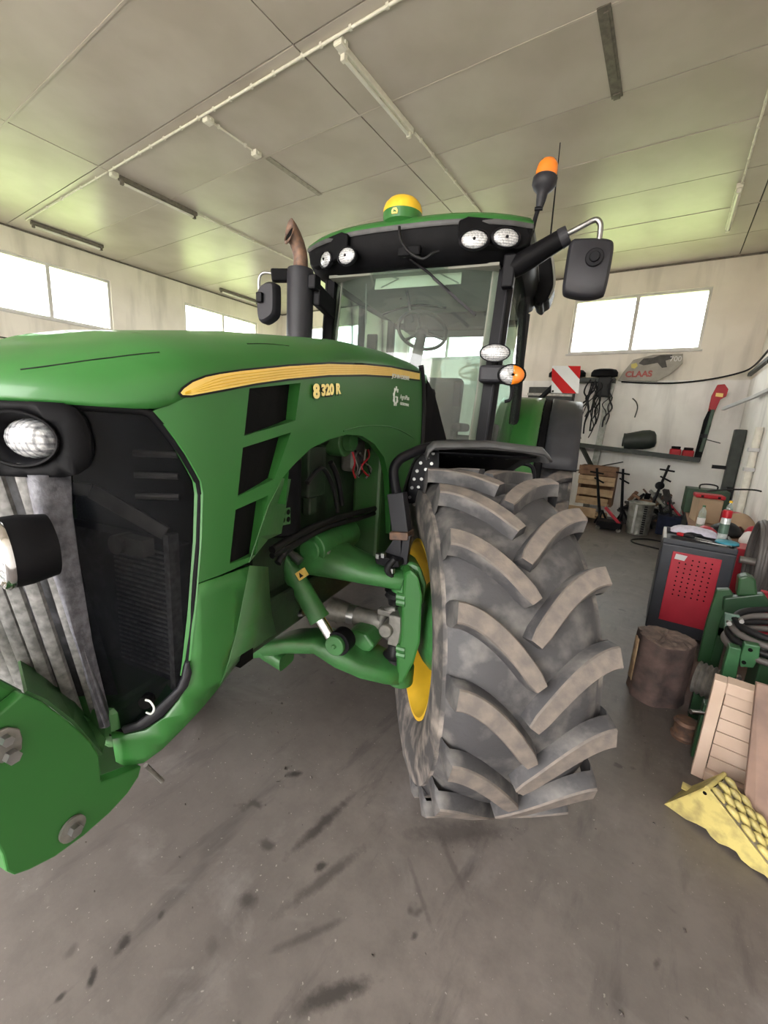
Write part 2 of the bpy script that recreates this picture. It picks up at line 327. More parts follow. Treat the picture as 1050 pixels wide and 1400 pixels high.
def floormat():
    m = bpy.data.materials.new('concrete_floor'); m.use_nodes = True; nt = m.node_tree; p = nt.nodes['Principled BSDF']
    tc = nt.nodes.new('ShaderNodeTexCoord')
    def noise(scale, detail, rough=0.55, vec=None, dist=0.0):
        n = nt.nodes.new('ShaderNodeTexNoise'); n.inputs['Scale'].default_value = scale; n.inputs['Detail'].default_value = detail
        n.inputs['Roughness'].default_value = rough; n.inputs['Distortion'].default_value = dist
        nt.links.new(vec or tc.outputs['Object'], n.inputs['Vector']); return n.outputs['Fac']
    def ramp(s, a, b, ca, cb):
        r = nt.nodes.new('ShaderNodeValToRGB'); r.color_ramp.elements[0].position = a; r.color_ramp.elements[1].position = b
        r.color_ramp.elements[0].color = (*ca, 1); r.color_ramp.elements[1].color = (*cb, 1); nt.links.new(s, r.inputs[0]); return r.outputs[0]
    def mix(f, a, b, t='MIX'):
        x = nt.nodes.new('ShaderNodeMixRGB'); x.blend_type = t
        nt.links.new(f, x.inputs[0]); nt.links.new(a, x.inputs[1])
        if isinstance(b, tuple): x.inputs[2].default_value = (*b, 1)
        else: nt.links.new(b, x.inputs[2])
        return x.outputs[0]
    base = ramp(noise(0.55, 8), 0.38, 0.62, (0.150, 0.130, 0.118), (0.098, 0.085, 0.078))
    fine = ramp(noise(9.0, 10, 0.7), 0.42, 0.68, (0, 0, 0), (0.5, 0.5, 0.5))
    c = mix(fine, base, (0.070, 0.060, 0.055))
    mp = nt.nodes.new('ShaderNodeMapping'); mp.inputs['Rotation'].default_value = (0, 0, math.radians(-28)); mp.inputs['Scale'].default_value = (5.0, 1.1, 1.0)
    nt.links.new(tc.outputs['Object'], mp.inputs[0])
    streak = ramp(noise(1.7, 6, 0.6, mp.outputs[0]), 0.56, 0.68, (0, 0, 0), (0.6, 0.6, 0.6))
    c = mix(streak, c, (0.048, 0.042, 0.040))
    pale = ramp(noise(2.3, 9, 0.65, None, 0.6), 0.55, 0.70, (0, 0, 0), (0.35, 0.35, 0.35))
    c = mix(pale, c, (0.23, 0.21, 0.20))
    drip = ramp(noise(3.4, 4, 0.5), 0.67, 0.70, (0, 0, 0), (0.75, 0.75, 0.75))
    c = mix(drip, c, (0.030, 0.026, 0.024))
    spk = ramp(noise(70.0, 2, 0.5), 0.70, 0.74, (0, 0, 0), (0.5, 0.5, 0.5))
    c = mix(spk, c, (0.35, 0.33, 0.30))
    # oil smears and drips, each where it lies on the floor
    grain = noise(26.0, 6, 0.65)
    smears = [((398, 1166), (476, 1094), .030, .8), ((385, 1246), (497, 1160), .028, .6), ((400, 1380), (506, 1342), .035, .85), ((368, 1302), (468, 1258), .018, .5), ((160, 1305), (176, 1278), .022, 1.0), ((122, 1352), (131, 1320), .014, 1.0), ((392, 1060), (412, 1056), .024, 1.0), ((356, 1150), (376, 1160), .028, .7), ((330, 1222), (350, 1238), .030, .7), ((217, 1258), (224, 1243), .013, .9), ((77, 1368), (88, 1358), .012, .9), ((895, 1325), (901, 1312), .012, .7), ((563, 1285), (569, 1276), .012, .8), ((430, 1190), (448, 1180), .022, .9), ((280, 1300), (300, 1290), .035, .4), ((600, 1140), (640, 1230), .016, .35), ((560, 1180), (590, 1270), .012, .4), ((90, 1310), (105, 1290), .02, .5), ((690, 1135), (560, 1140), .06, .5)]
    for (q0, q1, wd, st) in smears:
        P0 = wp(*q0, z=0.0); P1 = wp(*q1, z=0.0); mid_ = (P0 + P1) / 2; L = max((P1 - P0).length / 2, 0.015); an = math.atan2((P1 - P0).y, (P1 - P0).x)
        mpp = nt.nodes.new('ShaderNodeMapping'); mpp.vector_type = 'TEXTURE'
        mpp.inputs['Location'].default_value = (mid_.x, mid_.y, 0); mpp.inputs['Rotation'].default_value = (0, 0, an); mpp.inputs['Scale'].default_value = (L * 1.3 * 2.5, wd * 2.5, 2.5)
        nt.links.new(tc.outputs['Object'], mpp.inputs[0])
        ln = nt.nodes.new('ShaderNodeVectorMath'); ln.operation = 'LENGTH'; nt.links.new(mpp.outputs[0], ln.inputs[0])
        su = nt.nodes.new('ShaderNodeMath'); su.operation = 'MULTIPLY_ADD'; su.inputs[1].default_value = 0.64; nt.links.new(grain, su.inputs[0]); nt.links.new(ln.outputs['Value'], su.inputs[2])
        c = mix(ramp(su.outputs[0], 0.46, 0.72, (st, st, st), (0, 0, 0)), c, (0.028, 0.024, 0.022))
    nt.links.new(c, p.inputs['Base Color'])
    rr = nt.nodes.new('ShaderNodeMapRange'); rr.inputs['To Min'].default_value = 0.34; rr.inputs['To Max'].default_value = 0.62
    nt.links.new(noise(1.2, 6), rr.inputs[0]); nt.links.new(rr.outputs[0], p.inputs['Roughness'])
    b = nt.nodes.new('ShaderNodeBump'); b.inputs['Strength'].default_value = 0.12; b.inputs['Distance'].default_value = 0.01
    nt.links.new(noise(18, 8), b.inputs['Height']); nt.links.new(b.outputs[0], p.inputs['Normal'])
    return m
M['floor'] = floormat()
X0, X1, Y0, Y1, HH = ROOM_X0, ROOM_X1, ROOM_Y0, ROOM_Y1, ROOM_H
TW = 0.32
fl = MB(); fl.box2((X0 - TW, Y0 - TW, -0.2), (X1 + TW, Y1 + TW, 0.0)); struct(fl.build('floor', 'floor'))
def wall(name, axis, at, sgn, u0, u1, wins, door=None):
    """a wall with openings; its lower part stands a little proud"""
    m = MB()
    def seg(a, b, z0, z1, t0=0.0, mi=0):
        lo, hi = sorted((at + sgn * TW, at - sgn * t0))
        if axis == 'x': m.box2((lo, a, z0), (hi, b, z1), mi)
        else: m.box2((a, lo, z0), (b, hi, z1), mi)
    ops = [(a, b, WZ0, WZ1) for a, b in wins]
    if door: ops = [(door[0], door[1], 0.0, door[2])]
    cur = u0
    for a, b, z0, z1 in sorted(ops):
        seg(cur, a, 2.86, HH + 0.1); seg(cur, a, 0, 2.86, 0.07, 1)
        if z0 > 0: seg(a, b, 2.86, z0); seg(a, b, 0, 2.86, 0.07, 1)
        seg(a, b, z1, HH + 0.1); cur = b
    seg(cur, u1, 2.86, HH + 0.1); seg(cur, u1, 0, 2.86, 0.07, 1)
    return struct(m.build(name, ['wall', 'wall_low']))
wall('wall_left', 'x', X0, -1, Y0, Y1, WINS_L)
wall('wall_back', 'y', Y1, 1, X0 - TW, X1 + TW, WINS_B)
wall('wall_right', 'x', X1, 1, Y0, Y1, [])
wall('wall_front', 'y', Y0, -1, X0 - TW, X1 + TW, [], DOOR)
n = 0
def window(axis, at, sgn, a, b):
    global n; n += 1
    w = struct(empty('window_%d' % n, (0, 0, 0)))
    def bx(m, u0, u1, z0, z1, d0, d1):
        lo, hi = sorted((at + sgn * d0, at + sgn * d1))
        if axis == 'x': m.box2((lo, u0, z0), (hi, u1, z1))
        else: m.box2((u0, lo, z0), (u1, hi, z1))
    t = 0.05; mid = (a + b) / 2
    for (p, q, r, s, nm) in ((a, b, WZ0, WZ0 + t, 'frame_rail'), (a, b, WZ1 - t, WZ1, 'frame_rail'), (a, a + t, WZ0 + t, WZ1 - t, 'frame_stile'), (b - t, b, WZ0 + t, WZ1 - t, 'frame_stile'), (mid - 0.035, mid + 0.035, WZ0 + t, WZ1 - t, 'mullion')):
        m = MB(); bx(m, p, q, r, s, 0.04, 0.12); m.build(nm, 'window_frame', w)
    for p, q in ((a + t, mid - 0.035), (mid + 0.035, b - t)):
        m = MB(); bx(m, p, q, WZ0 + t, WZ1 - t, 0.075, 0.08); m.build('pane', 'window_glass', w)
    m = MB(); bx(m, a - 0.03, b + 0.03, WZ0 - 0.035, WZ0, -0.04, 0.05); m.build('sill', 'window_frame', w)
for a, b in WINS_L: window('x', X0, -1, a, b)
for a, b in WINS_B: window('y', Y1, 1, a, b)
# ceiling of sheet panels, one metre wide
ce = MB(); ce.box2((X0 - TW, Y0 - TW, HH + 0.022), (X1 + TW, Y1 + TW, HH + 0.2)); ceil = struct(ce.build('ceiling', 'ceil_gap'))
cols = [(X0, -7.30), (-7.30, -3.41), (-3.41, 0.50), (0.50, X1)]
pcache = {}
yy = Y0
ys = [Y0] + [Y0 + 0.8 + k for k in range(0, 14)]
ys = [y for y in ys if y < Y1 - 0.05] + [Y1]
for (xa, xb) in cols:
    for ya, yb in zip(ys, ys[1:]):
        k = (round(xb - xa, 2), round(yb - ya, 2))
        if k not in pcache:
            m = MB(); m.box((0, 0, 0), (xb - xa - 0.016, yb - ya - 0.014, 0.02)); pcache[k] = m.mesh('ceiling_panel', 'ceil')
        o = link('ceiling_panel', pcache[k], ceil); o.location = ((xa + xb) / 2, (ya + yb) / 2, HH + 0.010 + random.uniform(-0.002, 0.002))
# trims between panel rows (pale cover strips seen on some joints)
stripm = MB(); 
for k, y in enumerate(ys[1:-1]):
    if k % 2 == 1:
        m = MB(); m.box2((X0 + 0.02, y - 0.012, HH - 0.006), (X1 - 0.02, y + 0.009, HH + 0.004)); m.build('cover_strip', 'ceil', ceil)
for i, (lo, hi) in enumerate((((X0, Y0, HH - 0.03), (X0 + 0.025, Y1, HH)), ((X0, Y1 - 0.025, HH - 0.03), (X1, Y1, HH)))):
    m = MB(); m.box2(lo, hi); struct(m.build('trim_%d' % (i + 1), 'fixture_dark'))

# ---------------------------------------------------------------- outdoors
g = MB(); g.box2((-90, -90, -0.25), (90, 120, -0.12)); struct(g.build('ground', 'grass'))
g = MB(); g.box2((-30, -24, -0.12), (12, Y0 - TW, -0.06)); struct(g.build('forecourt', 'yard'))
h = empty('outbuilding', (-9.0, -17.0, -0.06)); tag(h, 'red brick outbuilding across the yard mirrored in the windscreen', 'building')
m = MB(); m.box2((-9, -6, 0), (5.0, 0, 3.6)); m.build('brick_wall', 'brick', h)
m = MB(); m.plate([(-9.4, -6.4, 3.6), (-9.4, 0.4, 3.6), (-9.4, -3, 5.4)], (14.8, 0, 0)); m.build('roof', 'roof_tile', h)
def leafball(name, c, r, nl, label):
    m = MB()
    for i in range(nl):
        p = Vector((random.gauss(0, 1), random.gauss(0, 1), random.gauss(0, 1))).normalized() * r * random.uniform(0.55, 1.0)
        p.z *= 0.8; q = Vector((random.uniform(-1, 1), random.uniform(-1, 1), random.uniform(-1, 1))).normalized(); t = q.cross(Vector((0.3, 0.5, 0.8))).normalized()
        s = random.uniform(0.10, 0.22); P = Vector((0, 0, r * 0.8)) + p
        m.add([P - q * s, P + t * s * 0.5, P + q * s, P - t * s * 0.5], [(0, 1, 2, 3)])
    e = empty(name, c); tag(e, label, 'bush'); m.build('foliage', 'leaves', e)
    s = MB(); s.cyl((0, 0, 0), (0, 0, r * 0.8), 0.08, 0.05, 8); s.build('stem', 'fixture_dark', e)
leafball('yard_bush', (-1.6, -15.5, -0.06), 1.5, 700, 'green bush beside the brick outbuilding across the yard')

# ---------------------------------------------------------------- ceiling wiring and lights
def conduit(path, label, name='conduit', r=0.013, clips=0.32, group=None):
    path = [Vector(p) for p in path]
    e = empty(name, path[0]); o0 = path[0]
    m = MB(); m.tube([p - o0 for p in path], r, 8); m.build('pipe', 'conduit', e, 60)
    cm = None
    for a, b in zip(path, path[1:]):
        L = (b - a).length; k = int(L / clips)
        for i in range(k):
            p = a + (b - a) * ((i + 0.5 + random.uniform(-0.15, 0.15)) / k) - o0
            if cm is None: cc = MB(); cc.box((0, 0, 0.006), (0.028, 0.028, 0.045)); cm = cc.mesh('clip', 'conduit')
            c = link('clip', cm, e); c.location = p
    return tag(e, label, 'conduit', group)
CZ = HH - 0.02
conduit([(1.0, 3.31, CZ), (-7.25, 3.31, CZ)], 'long pale conduit crossing the ceiling with clips')
conduit([(-7.30, 3.31, CZ), (-10.55, 3.31, CZ)], 'thin pale conduit on ceiling ending above the left wall light', r=0.010, clips=0.6)
conduit([(-3.0, 4.70, CZ), (-3.0, 7.9, CZ)], 'pale conduit running from the ceiling tube towards the cab roof')
conduit([(-4.98, 3.40, CZ), (-4.98, 4.00, CZ)], 'short pale conduit stub between two junction boxes on ceiling', r=0.011, clips=0.2)
conduit([(-7.27, 4.70, CZ), (-7.27, 8.4, CZ)], 'pale conduit continuing behind the ceiling tube above the exhaust')
conduit([(0.235, 3.4, CZ), (0.235, 7.5, CZ)], 'pale conduit near the right wall leading to the ceiling tube')
def jbox(x, y, label):
    m = MB(); m.box((0, 0, -0.028), (0.095, 0.095, 0.055)); m.box((0, 0, -0.058), (0.085, 0.085, 0.008))
    for sx in (-1, 1): m.cyl((sx * 0.047, 0, -0.028), (sx * 0.062, 0, -0.028), 0.014, None, 10)
    o = m.build('junction_box', 'conduit', None, None, 0.006); o.location = (x, y, HH); tag(o, label, 'junction box', 'ceiling junction boxes')
jbox(-3.0, 3.38, 'square junction box on the ceiling conduit beside the near tube')
jbox(-4.98, 3.38, 'square junction box where the short conduit stub leaves the long conduit')
jbox(-4.98, 4.06, 'junction box at the far end of the short conduit stub')
jbox(-7.27, 3.38, 'junction box where the long conduit meets the tube above the left windows')
def tubelight(x, y, L, label, dark=False):
    e = empty('ceiling_light', (x, y, HH)); tag(e, label, 'ceiling light', 'ceiling tube lights')
    m = MB(); m.box((0, 0, -0.03), (0.075, L, 0.06)); m.build('fixture_body', 'fixture_dark' if dark else 'conduit', e, None, 0.008)
    m = MB(); m.cyl((0, -L / 2 + 0.06, -0.085), (0, L / 2 - 0.06, -0.085), 0.019, None, 14); m.build('tube', 'tube_white', e, 60)
    for s in (-1, 1):
        m = MB(); m.box((0, s * (L / 2 - 0.04), -0.075), (0.05, 0.045, 0.07)); m.build('lamp_holder', 'fixture_dark' if dark else 'conduit', e, None, 0.006)
    for k in range(3):
        m = MB(); m.box((0.0, (-0.3 + 0.3 * k) * L, -0.064), (0.012, 0.03, 0.012)); m.build('clip', 'fixture_dark', e)
tubelight(-3.02, 4.03, 1.24, 'white tube light on ceiling nearest the camera, beside the long conduit')
tubelight(-7.28, 4.06, 1.22, 'grimy tube light on ceiling above the exhaust stack', True)
tubelight(-10.54, 3.98, 1.22, 'dark tube light on ceiling right above the left wall windows', True)
tubelight(-10.68, 8.1, 1.25, 'far tube light on ceiling by the left wall corner', True)
tubelight(0.22, 8.16, 1.30, 'tube light on the ceiling near the right wall', False)
def mountmark(x, y, L, label):
    m = MB(); m.box((0, 0, -0.005), (0.10, L, 0.01)); m.box((0, 0.47 * L, -0.014), (0.06, 0.07, 0.02))
    m.box((0.012, -0.1 * L, -0.012), (0.035, 0.7 * L, 0.012))
    o = m.build('fixture_mount', 'fixture_dark'); o.location = (x, y, HH); tag(o, label, 'light mount')
mountmark(-0.985, 4.7, 1.06, 'grimy bare mounting strip of a removed tube light on ceiling')
M['ceil_stain'] = mat('pale_grime', (0.36, 0.325, 0.27), 0.6, var=0.3, scale=14)
m = MB(); m.box((0, 0, -0.004), (0.085, 1.0, 0.008)); m.cyl((0, 0.45, -0.006), (0, 0.45, -0.02), 0.035, None, 12)
o = m.build('fixture_mount', 'ceil_stain'); o.location = (-4.95, 4.72, HH); tag(o, 'faint pale mounting strip on ceiling behind the short conduit stub', 'light mount')
# ================================================================== THE TRACTOR (own frame: a = its left, b = rearwards, z up)
TR = empty('tractor', TO, None, PSI)
tag(TR, 'large green farm tractor with black cab and deep lugged tyres', 'tractor')
# ---- plan outline of the bonnet
_half = crom([(0, -1.315), (.10, -1.305), (.20, -1.268), (.29, -1.205), (.36, -1.125), (.405, -1.03), (.42, -.90), (.415, -.60), (.395, -.2), (.375, .2), (.365, .6), (.365, .95)], 10)
_half = [Vector((p[0], p[1])) for p in _half]
PLAN = [Vector((-p.x, p.y)) for p in reversed(_half[1:])] + _half
NRM = []
for i in range(len(PLAN)):
    d = (PLAN[min(i + 1, len(PLAN) - 1)] - PLAN[max(i - 1, 0)]).normalized()
    NRM.append(Vector((-d.y, d.x)))          # inward normal
_c = len(_half) - 1
ARC = [0.0] * len(PLAN)
for i in range(_c + 1, len(PLAN)): ARC[i] = ARC[i - 1] + (PLAN[i] - PLAN[i - 1]).length
for i in range(_c - 1, -1, -1): ARC[i] = ARC[i + 1] - (PLAN[i] - PLAN[i + 1]).length
def slant(i, z):
    nf = max(0.0, NRM[i].y); return 0.17 * ((1.60 - z) + math.sqrt((1.60 - z) ** 2 + .012)) / 2 * nf * nf
def skin(s, z, inset=0.0):
    s = max(ARC[0], min(ARC[-1], s)); lo = 0; hi = len(ARC) - 1
    while hi - lo > 1:
        md = (lo + hi) // 2
        if ARC[md] <= s: lo = md
        else: hi = md
    t = (s - ARC[lo]) / (ARC[hi] - ARC[lo])
    p = PLAN[lo].lerp(PLAN[hi], t); nn = NRM[lo].lerp(NRM[hi], t)
    p = p + nn * (inset + slant(lo, z) * (1 - t) + slant(hi, z) * t)
    return Vector((p.x, p.y, z))
def sp(u, v, inset=0.0):
    """arc position and height where the line of sight meets the bonnet skin"""
    d = TRI.to_3x3() @ ray(u, v); z = 1.5; best = None
    for it in range(8):
        pts = [PLAN[i] + NRM[i] * (inset + slant(i, z)) for i in range(len(PLAN))]
        best = None
        for i in range(len(pts) - 1):
            p = pts[i]; e = pts[i + 1] - p
            den = d.x * e.y - d.y * e.x
            if abs(den) < 1e-9: continue
            w = Vector((p.x - CPT.x, p.y - CPT.y))
            t = (w.x * e.y - w.y * e.x) / den; q = (w.x * d.y - w.y * d.x) / den
            if t > 0 and -0.001 <= q <= 1.001 and (best is None or t < best[0]): best = (t, ARC[i] + (ARC[i + 1] - ARC[i]) * q)
        if best is None: return None
        z2 = CPT.z + d.z * best[0]
        if abs(z2 - z) < 1e-5: break
        z = z2
    return (best[1], CPT.z + d.z * best[0])
def spl(px, inset=0.0): return [q for q in (sp(u, v, inset) for u, v in px) if q]
ZC = [(-1.33, 1.745), (-1.24, 1.785), (-1.0, 1.86), (-.6, 1.945), (-.05, 2.035), (.4, 2.075), (.8, 2.085), (1.0, 2.075)]
def zc(b): return lerp(b, ZC)
def zlow(b): return lerp(b, [(-1.10, 1.69), (-1.06, 1.695), (-.97, zc(-.97) - .118), (-.9, zc(-.9) - .12), (1.0, zc(1.0) - .12)]) if b < -.9 else zc(b) - .12
# ---- upper bonnet shell
PROF = [(0.0, 1.0), (.004, .80), (.014, .60), (.032, .42), (.06, .26), (.10, .13), (.15, .05), (.20, .0)]
rows = []
idx = list(range(0, len(PLAN), 2))
def shellrow(i):
    p = PLAN[i]; nn = NRM[i]; r = []
    zz = zc(p.y); dep = min(.115, zz - 1.70)
    zl = min(zlow(p.y), zz - dep * .999)
    r.append((p.x, p.y, zl))
    for d, k in PROF:
        dd = min(d, abs(p.x) * 0.98) if abs(nn.x) > .6 else d
        q = p + nn * dd
        r.append((q.x, q.y, zc(q.y) - dep * k if d > 0 else max(zl + .002, zz - dep)))
    q = p + nn * .2
    bb = max(q.y, -1.08) if p.y < -1.0 else p.y
    r.append((q.x * .5, bb, zc(bb) + .008)); r.append((0.0, bb, zc(bb) + .012))
    return r
m = MB(); m.grid([shellrow(i) for i in idx])
hood = m.build('hood', 'green', TR, 50, solid=0.012)
from mathutils.bvhtree import BVHTree
HBV = BVHTree.FromPolygons([v.co.copy() for v in hood.data.vertices], [tuple(p.vertices) for p in hood.data.polygons])
def onhood(u, v, off=.001):
    d = (TRI.to_3x3() @ ray(u, v)).normalized(); h_ = HBV.ray_cast(CPT, d)
    return h_[0] - d * off if h_[0] else None
# dark joint lines pressed into the hood top
for px in ([(28, 505), (60, 501), (90, 497), (125, 492), (150, 489), (185, 484.5), (218, 481.5)], [(338, 470), (365, 470), (395, 473)]):
    q = [x for x in (onhood(u, v) for u, v in px) if x]
    if len(q) > 1: w = MB(); w.tube(crom(q, 4), .0014, 6); w.build('joint_line', 'black_decal', hood, 60)
# ---- bonnet side panels
front_edge = [(209, 562), (225, 580), (240, 600), (255, 622), (268, 645), (275, 658), (277.5, 675), (275.5, 740), (271, 797)]
bend = [(340, 769), (352, 733), (367, 690), (386, 654)]
arch = [(395, 643), (405, 632), (425, 613), (450, 601), (475, 594), (495, 596), (512, 607), (525, 625), (531, 650), (533, 690), (534, 730)]
rear = [(558, 720), (570, 650), (575.5, 600), (577, 560), (577.5, 525), (575, 506)]
s_front = spl(front_edge); s_bend = spl(bend); s_arch = spl(arch); s_rear = spl(rear)
def bof(s): return skin(s, 1.9).y
top = []
s0 = s_rear[-1][0]; s1 = s_front[0][0]
for k in range(1, 30):
    s = s0 + (s1 - s0) * k / 30; top.append((s, zlow(bof(s)) - .001))
vents = [[(341, 531), (411, 523.5), (404, 575), (334, 596)], [(332, 612), (398, 591), (375, 655), (325, 679)], [(322, 697), (367, 677), (349, 759), (314, 771)]]
s_v = [spl(v) for v in vents]
def panel(side, mir):
    f = (lambda s, z: skin(s, z)) if not mir else (lambda s, z: Vector((-skin(s, z).x, skin(s, z).y, z)))
    mb = cdt(s_front + s_bend + s_arch + s_rear + top, s_v, f, .05)
    o = mb.build('side_panel', 'green', TR, 40)
    # flange turned in behind the vents
    return o, f
for mir in (False, True):
    sidep, f = panel(0, mir)
    sg = -1 if mir else 1
    for v in s_v:
        c = (sum(p[0] for p in v) / 4, sum(p[1] for p in v) / 4)
        def inn(p, d, k): 
            q = skin(c[0] + (p[0] - c[0]) * k, c[1] + (p[1] - c[1]) * k, d); return (q.x * sg, q.y, q.z)
        smn = min(p[0] for p in v); smx = max(p[0] for p in v)
        def dpt(p): return .006 + .034 * max(0, (p[0] - smn) / (smx - smn)) ** 1.5
        dense = []
        for i in range(4):
            a = v[i]; b = v[(i + 1) % 4]
            dense += [(a[0] + (b[0] - a[0]) * j / 6, a[1] + (b[1] - a[1]) * j / 6) for j in range(6)]
        w = MB(); w.rings([[inn(p, 0, 1.0) for p in dense], [inn(p, .003, .998) for p in dense], [inn(p, dpt(p), .985) for p in dense]], False, False); w.build('vent_reveal', 'green', sidep, 30)
        w = MB(); w.rings([[inn(p, dpt(p) - .001, .99) for p in dense]] + [[inn(p, dpt((c[0] + (p[0] - c[0]) * .5, p[1])) - .001, .5) for p in dense], [inn(p, dpt(c) - .001, .02) for p in dense]], False, True); w.build('vent_mesh', 'dark', sidep)
    # stripe with black edging
    st_out = [(243, 538), (248, 530), (262, 520), (280, 513), (300, 509), (330, 504.5), (395, 498), (450, 495), (500, 496.5), (535, 500), (574, 508), (574, 521), (535, 516.5), (500, 514.5), (450, 515.5), (395, 520.5), (350, 527), (300, 536.5), (262, 543.5), (248, 543.5)]
    st_in = [(247, 537), (252, 531), (264, 522.5), (282, 515.5), (301, 511.5), (331, 507.2), (395, 500.7), (450, 497.5), (500, 499), (535, 502.5), (574, 510.5), (574, 519), (535, 514), (500, 512), (450, 512.7), (395, 517.7), (350, 524), (300, 533.5), (262, 540.5), (250, 540)]
    for lp, ins, mm, nm in ((st_out, -.0045, 'black_decal', 'stripe_edging'), (st_in, -.0058, 'stripe', 'stripe')):
        fn = (lambda s, z: (skin(s, z, ins).x * sg, skin(s, z, ins).y, z))
        cdt(spl(lp, ins), [], fn, .06).build(nm, mm, sidep, 60)
    # thin dark lines in the stripe
    for k in range(1, 5):
        t = k / 5; lo = [(250 + 1, 539.5), (300, 533.5), (350, 524), (395, 517.7), (450, 512.7), (500, 512), (535, 514)]; up = [(250, 536), (300, 511.7), (350, 505), (395, 500.7), (450, 497.5), (500, 499), (535, 502.5)]
        P = [skin(*sp(a[0], a[1] + (b[1] - a[1]) * t), -.0066) for a, b in zip(lo, up)]
        w = MB(); w.tube([(p.x * sg, p.y, p.z) for p in crom(P, 5)], .0009, 4); w.build('stripe_line', 'yellow', sidep)
    # turned-in flange, its shade painted in with a duller, darker green
    E = [(398, 655), (391, 690), (384, 728), (369, 735)]
    Lp = [skin(*q) for q in s_bend[::-1]]
    Ep = [tp(u, v, a=.33) for u, v in [(397, 655), (390.5, 692), (384, 729), (366, 737)]]
    w = MB(); w.grid([[(p.x * sg, p.y, p.z) for p in Lp], [(p.x * sg, p.y, p.z) for p in Ep]]); w.build('arch_flange', 'green_dust_shade', sidep, None, solid=.002)
    if not mir: left_panel = sidep
# ---- wheel arch lip (second crease line)
ac = spl([(470, 589.5), (490, 584), (510, 582), (530, 583), (548, 588.5), (566, 599)], -.002)
w = MB(); w.tube([skin(s, z, -.001) for s, z in [(p[0], p[1]) for p in crom([(a, b, 0) for a, b in ac], 6)]], .0028, 6); w.build('panel_crease', 'green', left_panel, 60)
inner_arch = spl([(390.5, 690)] + arch)
w = MB(); w.grid([[skin(s, z, 0.0) for s, z in inner_arch], [skin(s, z, .03) for s, z in inner_arch]]); w.build('arch_lip', 'green', left_panel, 40)
# ---- lower front panel: below the joint line and round the nose
low_front = [(271, 797), (268, 835), (264, 870), (260, 905), (257, 925), (245, 955), (225, 980), (200, 997), (172, 1004), (152, 1002)]
low_bot = [(158, 1040), (170, 1046), (196, 1042), (222, 1023), (250, 995), (278, 965), (300, 938)]
low_bend = [(312, 905), (323, 865), (333, 815), (341, 773)]
lo_all = spl(low_front) + spl(low_bot) + spl(low_bend)
for sg in (1, -1):
    fn = (lambda s, z: (skin(s, z).x * sg, skin(s, z).y, z))
    mb = cdt([(s, z - .003) for s, z in lo_all], [], fn, .05)
    lowp = mb.build('lower_nose_panel', 'green', TR, 40, solid=.012)
    Lp = [skin(*q) for q in spl([(341, 773), (333, 815), (323, 865), (312, 905), (300, 938)])]
    Ep = [tp(u, v, a=.30) for u, v in [(366, 775), (368, 810), (371, 840), (377, 866), (345, 878)]]
    w = MB(); w.grid([[(p.x * sg, p.y, p.z) for p in Lp], [(p.x * sg, p.y, p.z) for p in Ep]]); w.build('rear_flange', 'green_dust_shade', lowp, 30, solid=.002)  # shade of the nose flange is put into its darker green
    if sg == 1: low_left = lowp
# bright chamfer along the grille opening
for par, seq in ((left_panel, front_edge[1:]), (low_left, low_front[:5])):
    q = spl(seq)
    w = MB(); w.grid([[skin(s, z, -.0005) for s, z in q], [skin(s - .012, z, .016) for s, z in q]]); w.build('edge_chamfer', 'green', par, 40)
# nose ledge (under the grille, turned inwards)
q = spl([(158, 1040), (170, 1046), (196, 1042), (222, 1023), (250, 995), (278, 965), (300, 938)])
w = MB(); w.grid([[skin(s, z) for s, z in q], [skin(s, z, .10) for s, z in q]]); w.build('ledge_bottom', 'green', low_left, 40)
q = spl([(245, 955), (225, 980), (200, 997), (172, 1004), (152, 1002)])
w = MB(); w.grid([[skin(s, z) for s, z in q], [skin(s, z, .08) for s, z in q]]); w.build('ledge_top', 'green', low_left, 40)

# ---- lettering on the bonnet
M['pale_yellow'] = mat('pale_yellow_decal', (0.95, 0.78, 0.30), 0.5, var=0.03)
def on(u, v, off): s, z = sp(u, v); return skin(s, z, -off), s
def hoodtext(body, name, m, u0, v0, u1, v1, off, hpx, bold=0.0):
    p, s = on(u0, v0, off); q, s2 = on(u1, v1, off)
    t, _ = on(u0, v0 - hpx, off)
    return p, (q - p), (t - p).length
p, ux, h = hoodtext('8', '', '', 426, 544, 438, 543, .005, 19)
text('8', 'model_number', 'black_decal', left_panel, p + Vector((.001, .002, -.004)), ux, (0, 0, 1), h * 1.40, .001, .0055, sx=1.35)
text('8', 'model_number', 'pale_yellow', left_panel, p + Vector((.003, 0, 0)), ux, (0, 0, 1), h * 1.40, .002, .0026, sx=1.35)
p, ux, h = hoodtext('320', '', '', 437, 540.5, 467, 537.2, .005, 15)
text('320 R', 'model_number', 'black_decal', left_panel, p + Vector((.0, .003, -.003)), ux, (0, 0, 1), h * 1.40, .001, .005, spacing=1.04, sx=1.2)
text('320 R', 'model_number', 'pale_yellow', left_panel, p + Vector((.003, 0, 0)), ux, (0, 0, 1), h * 1.40, .002, .0022, spacing=1.04, sx=1.2)
p, ux, h = hoodtext('J', '', '', 534, 516, 560, 520, .008, 7)
text('JOHN DEERE', 'maker_lettering', 'white_decal', left_panel, p, ux, (0, 0, 1), h * 1.1, .001, .0008, spacing=0.95, sx=1.9)
p, ux, h = hoodtext('A', '', '', 546, 545, 560, 547.5, .004, 9)
text('AgroPlus', 'dealer_lettering', 'white_decal', left_panel, p, ux, (0, 0, 1), h * 0.98, .001, .0004, sx=1.3)
p, ux, h = hoodtext('G', '', '', 546, 553, 560, 556, .004, 5)
text('GRZEBOWIAK', 'dealer_lettering', 'white_decal', left_panel, p, ux, (0, 0, 1), h * 1.0, .001, .0006, spacing=.92, sx=1.3)
p, s = on(540.5, 542, .003); g = MB()
ring = []
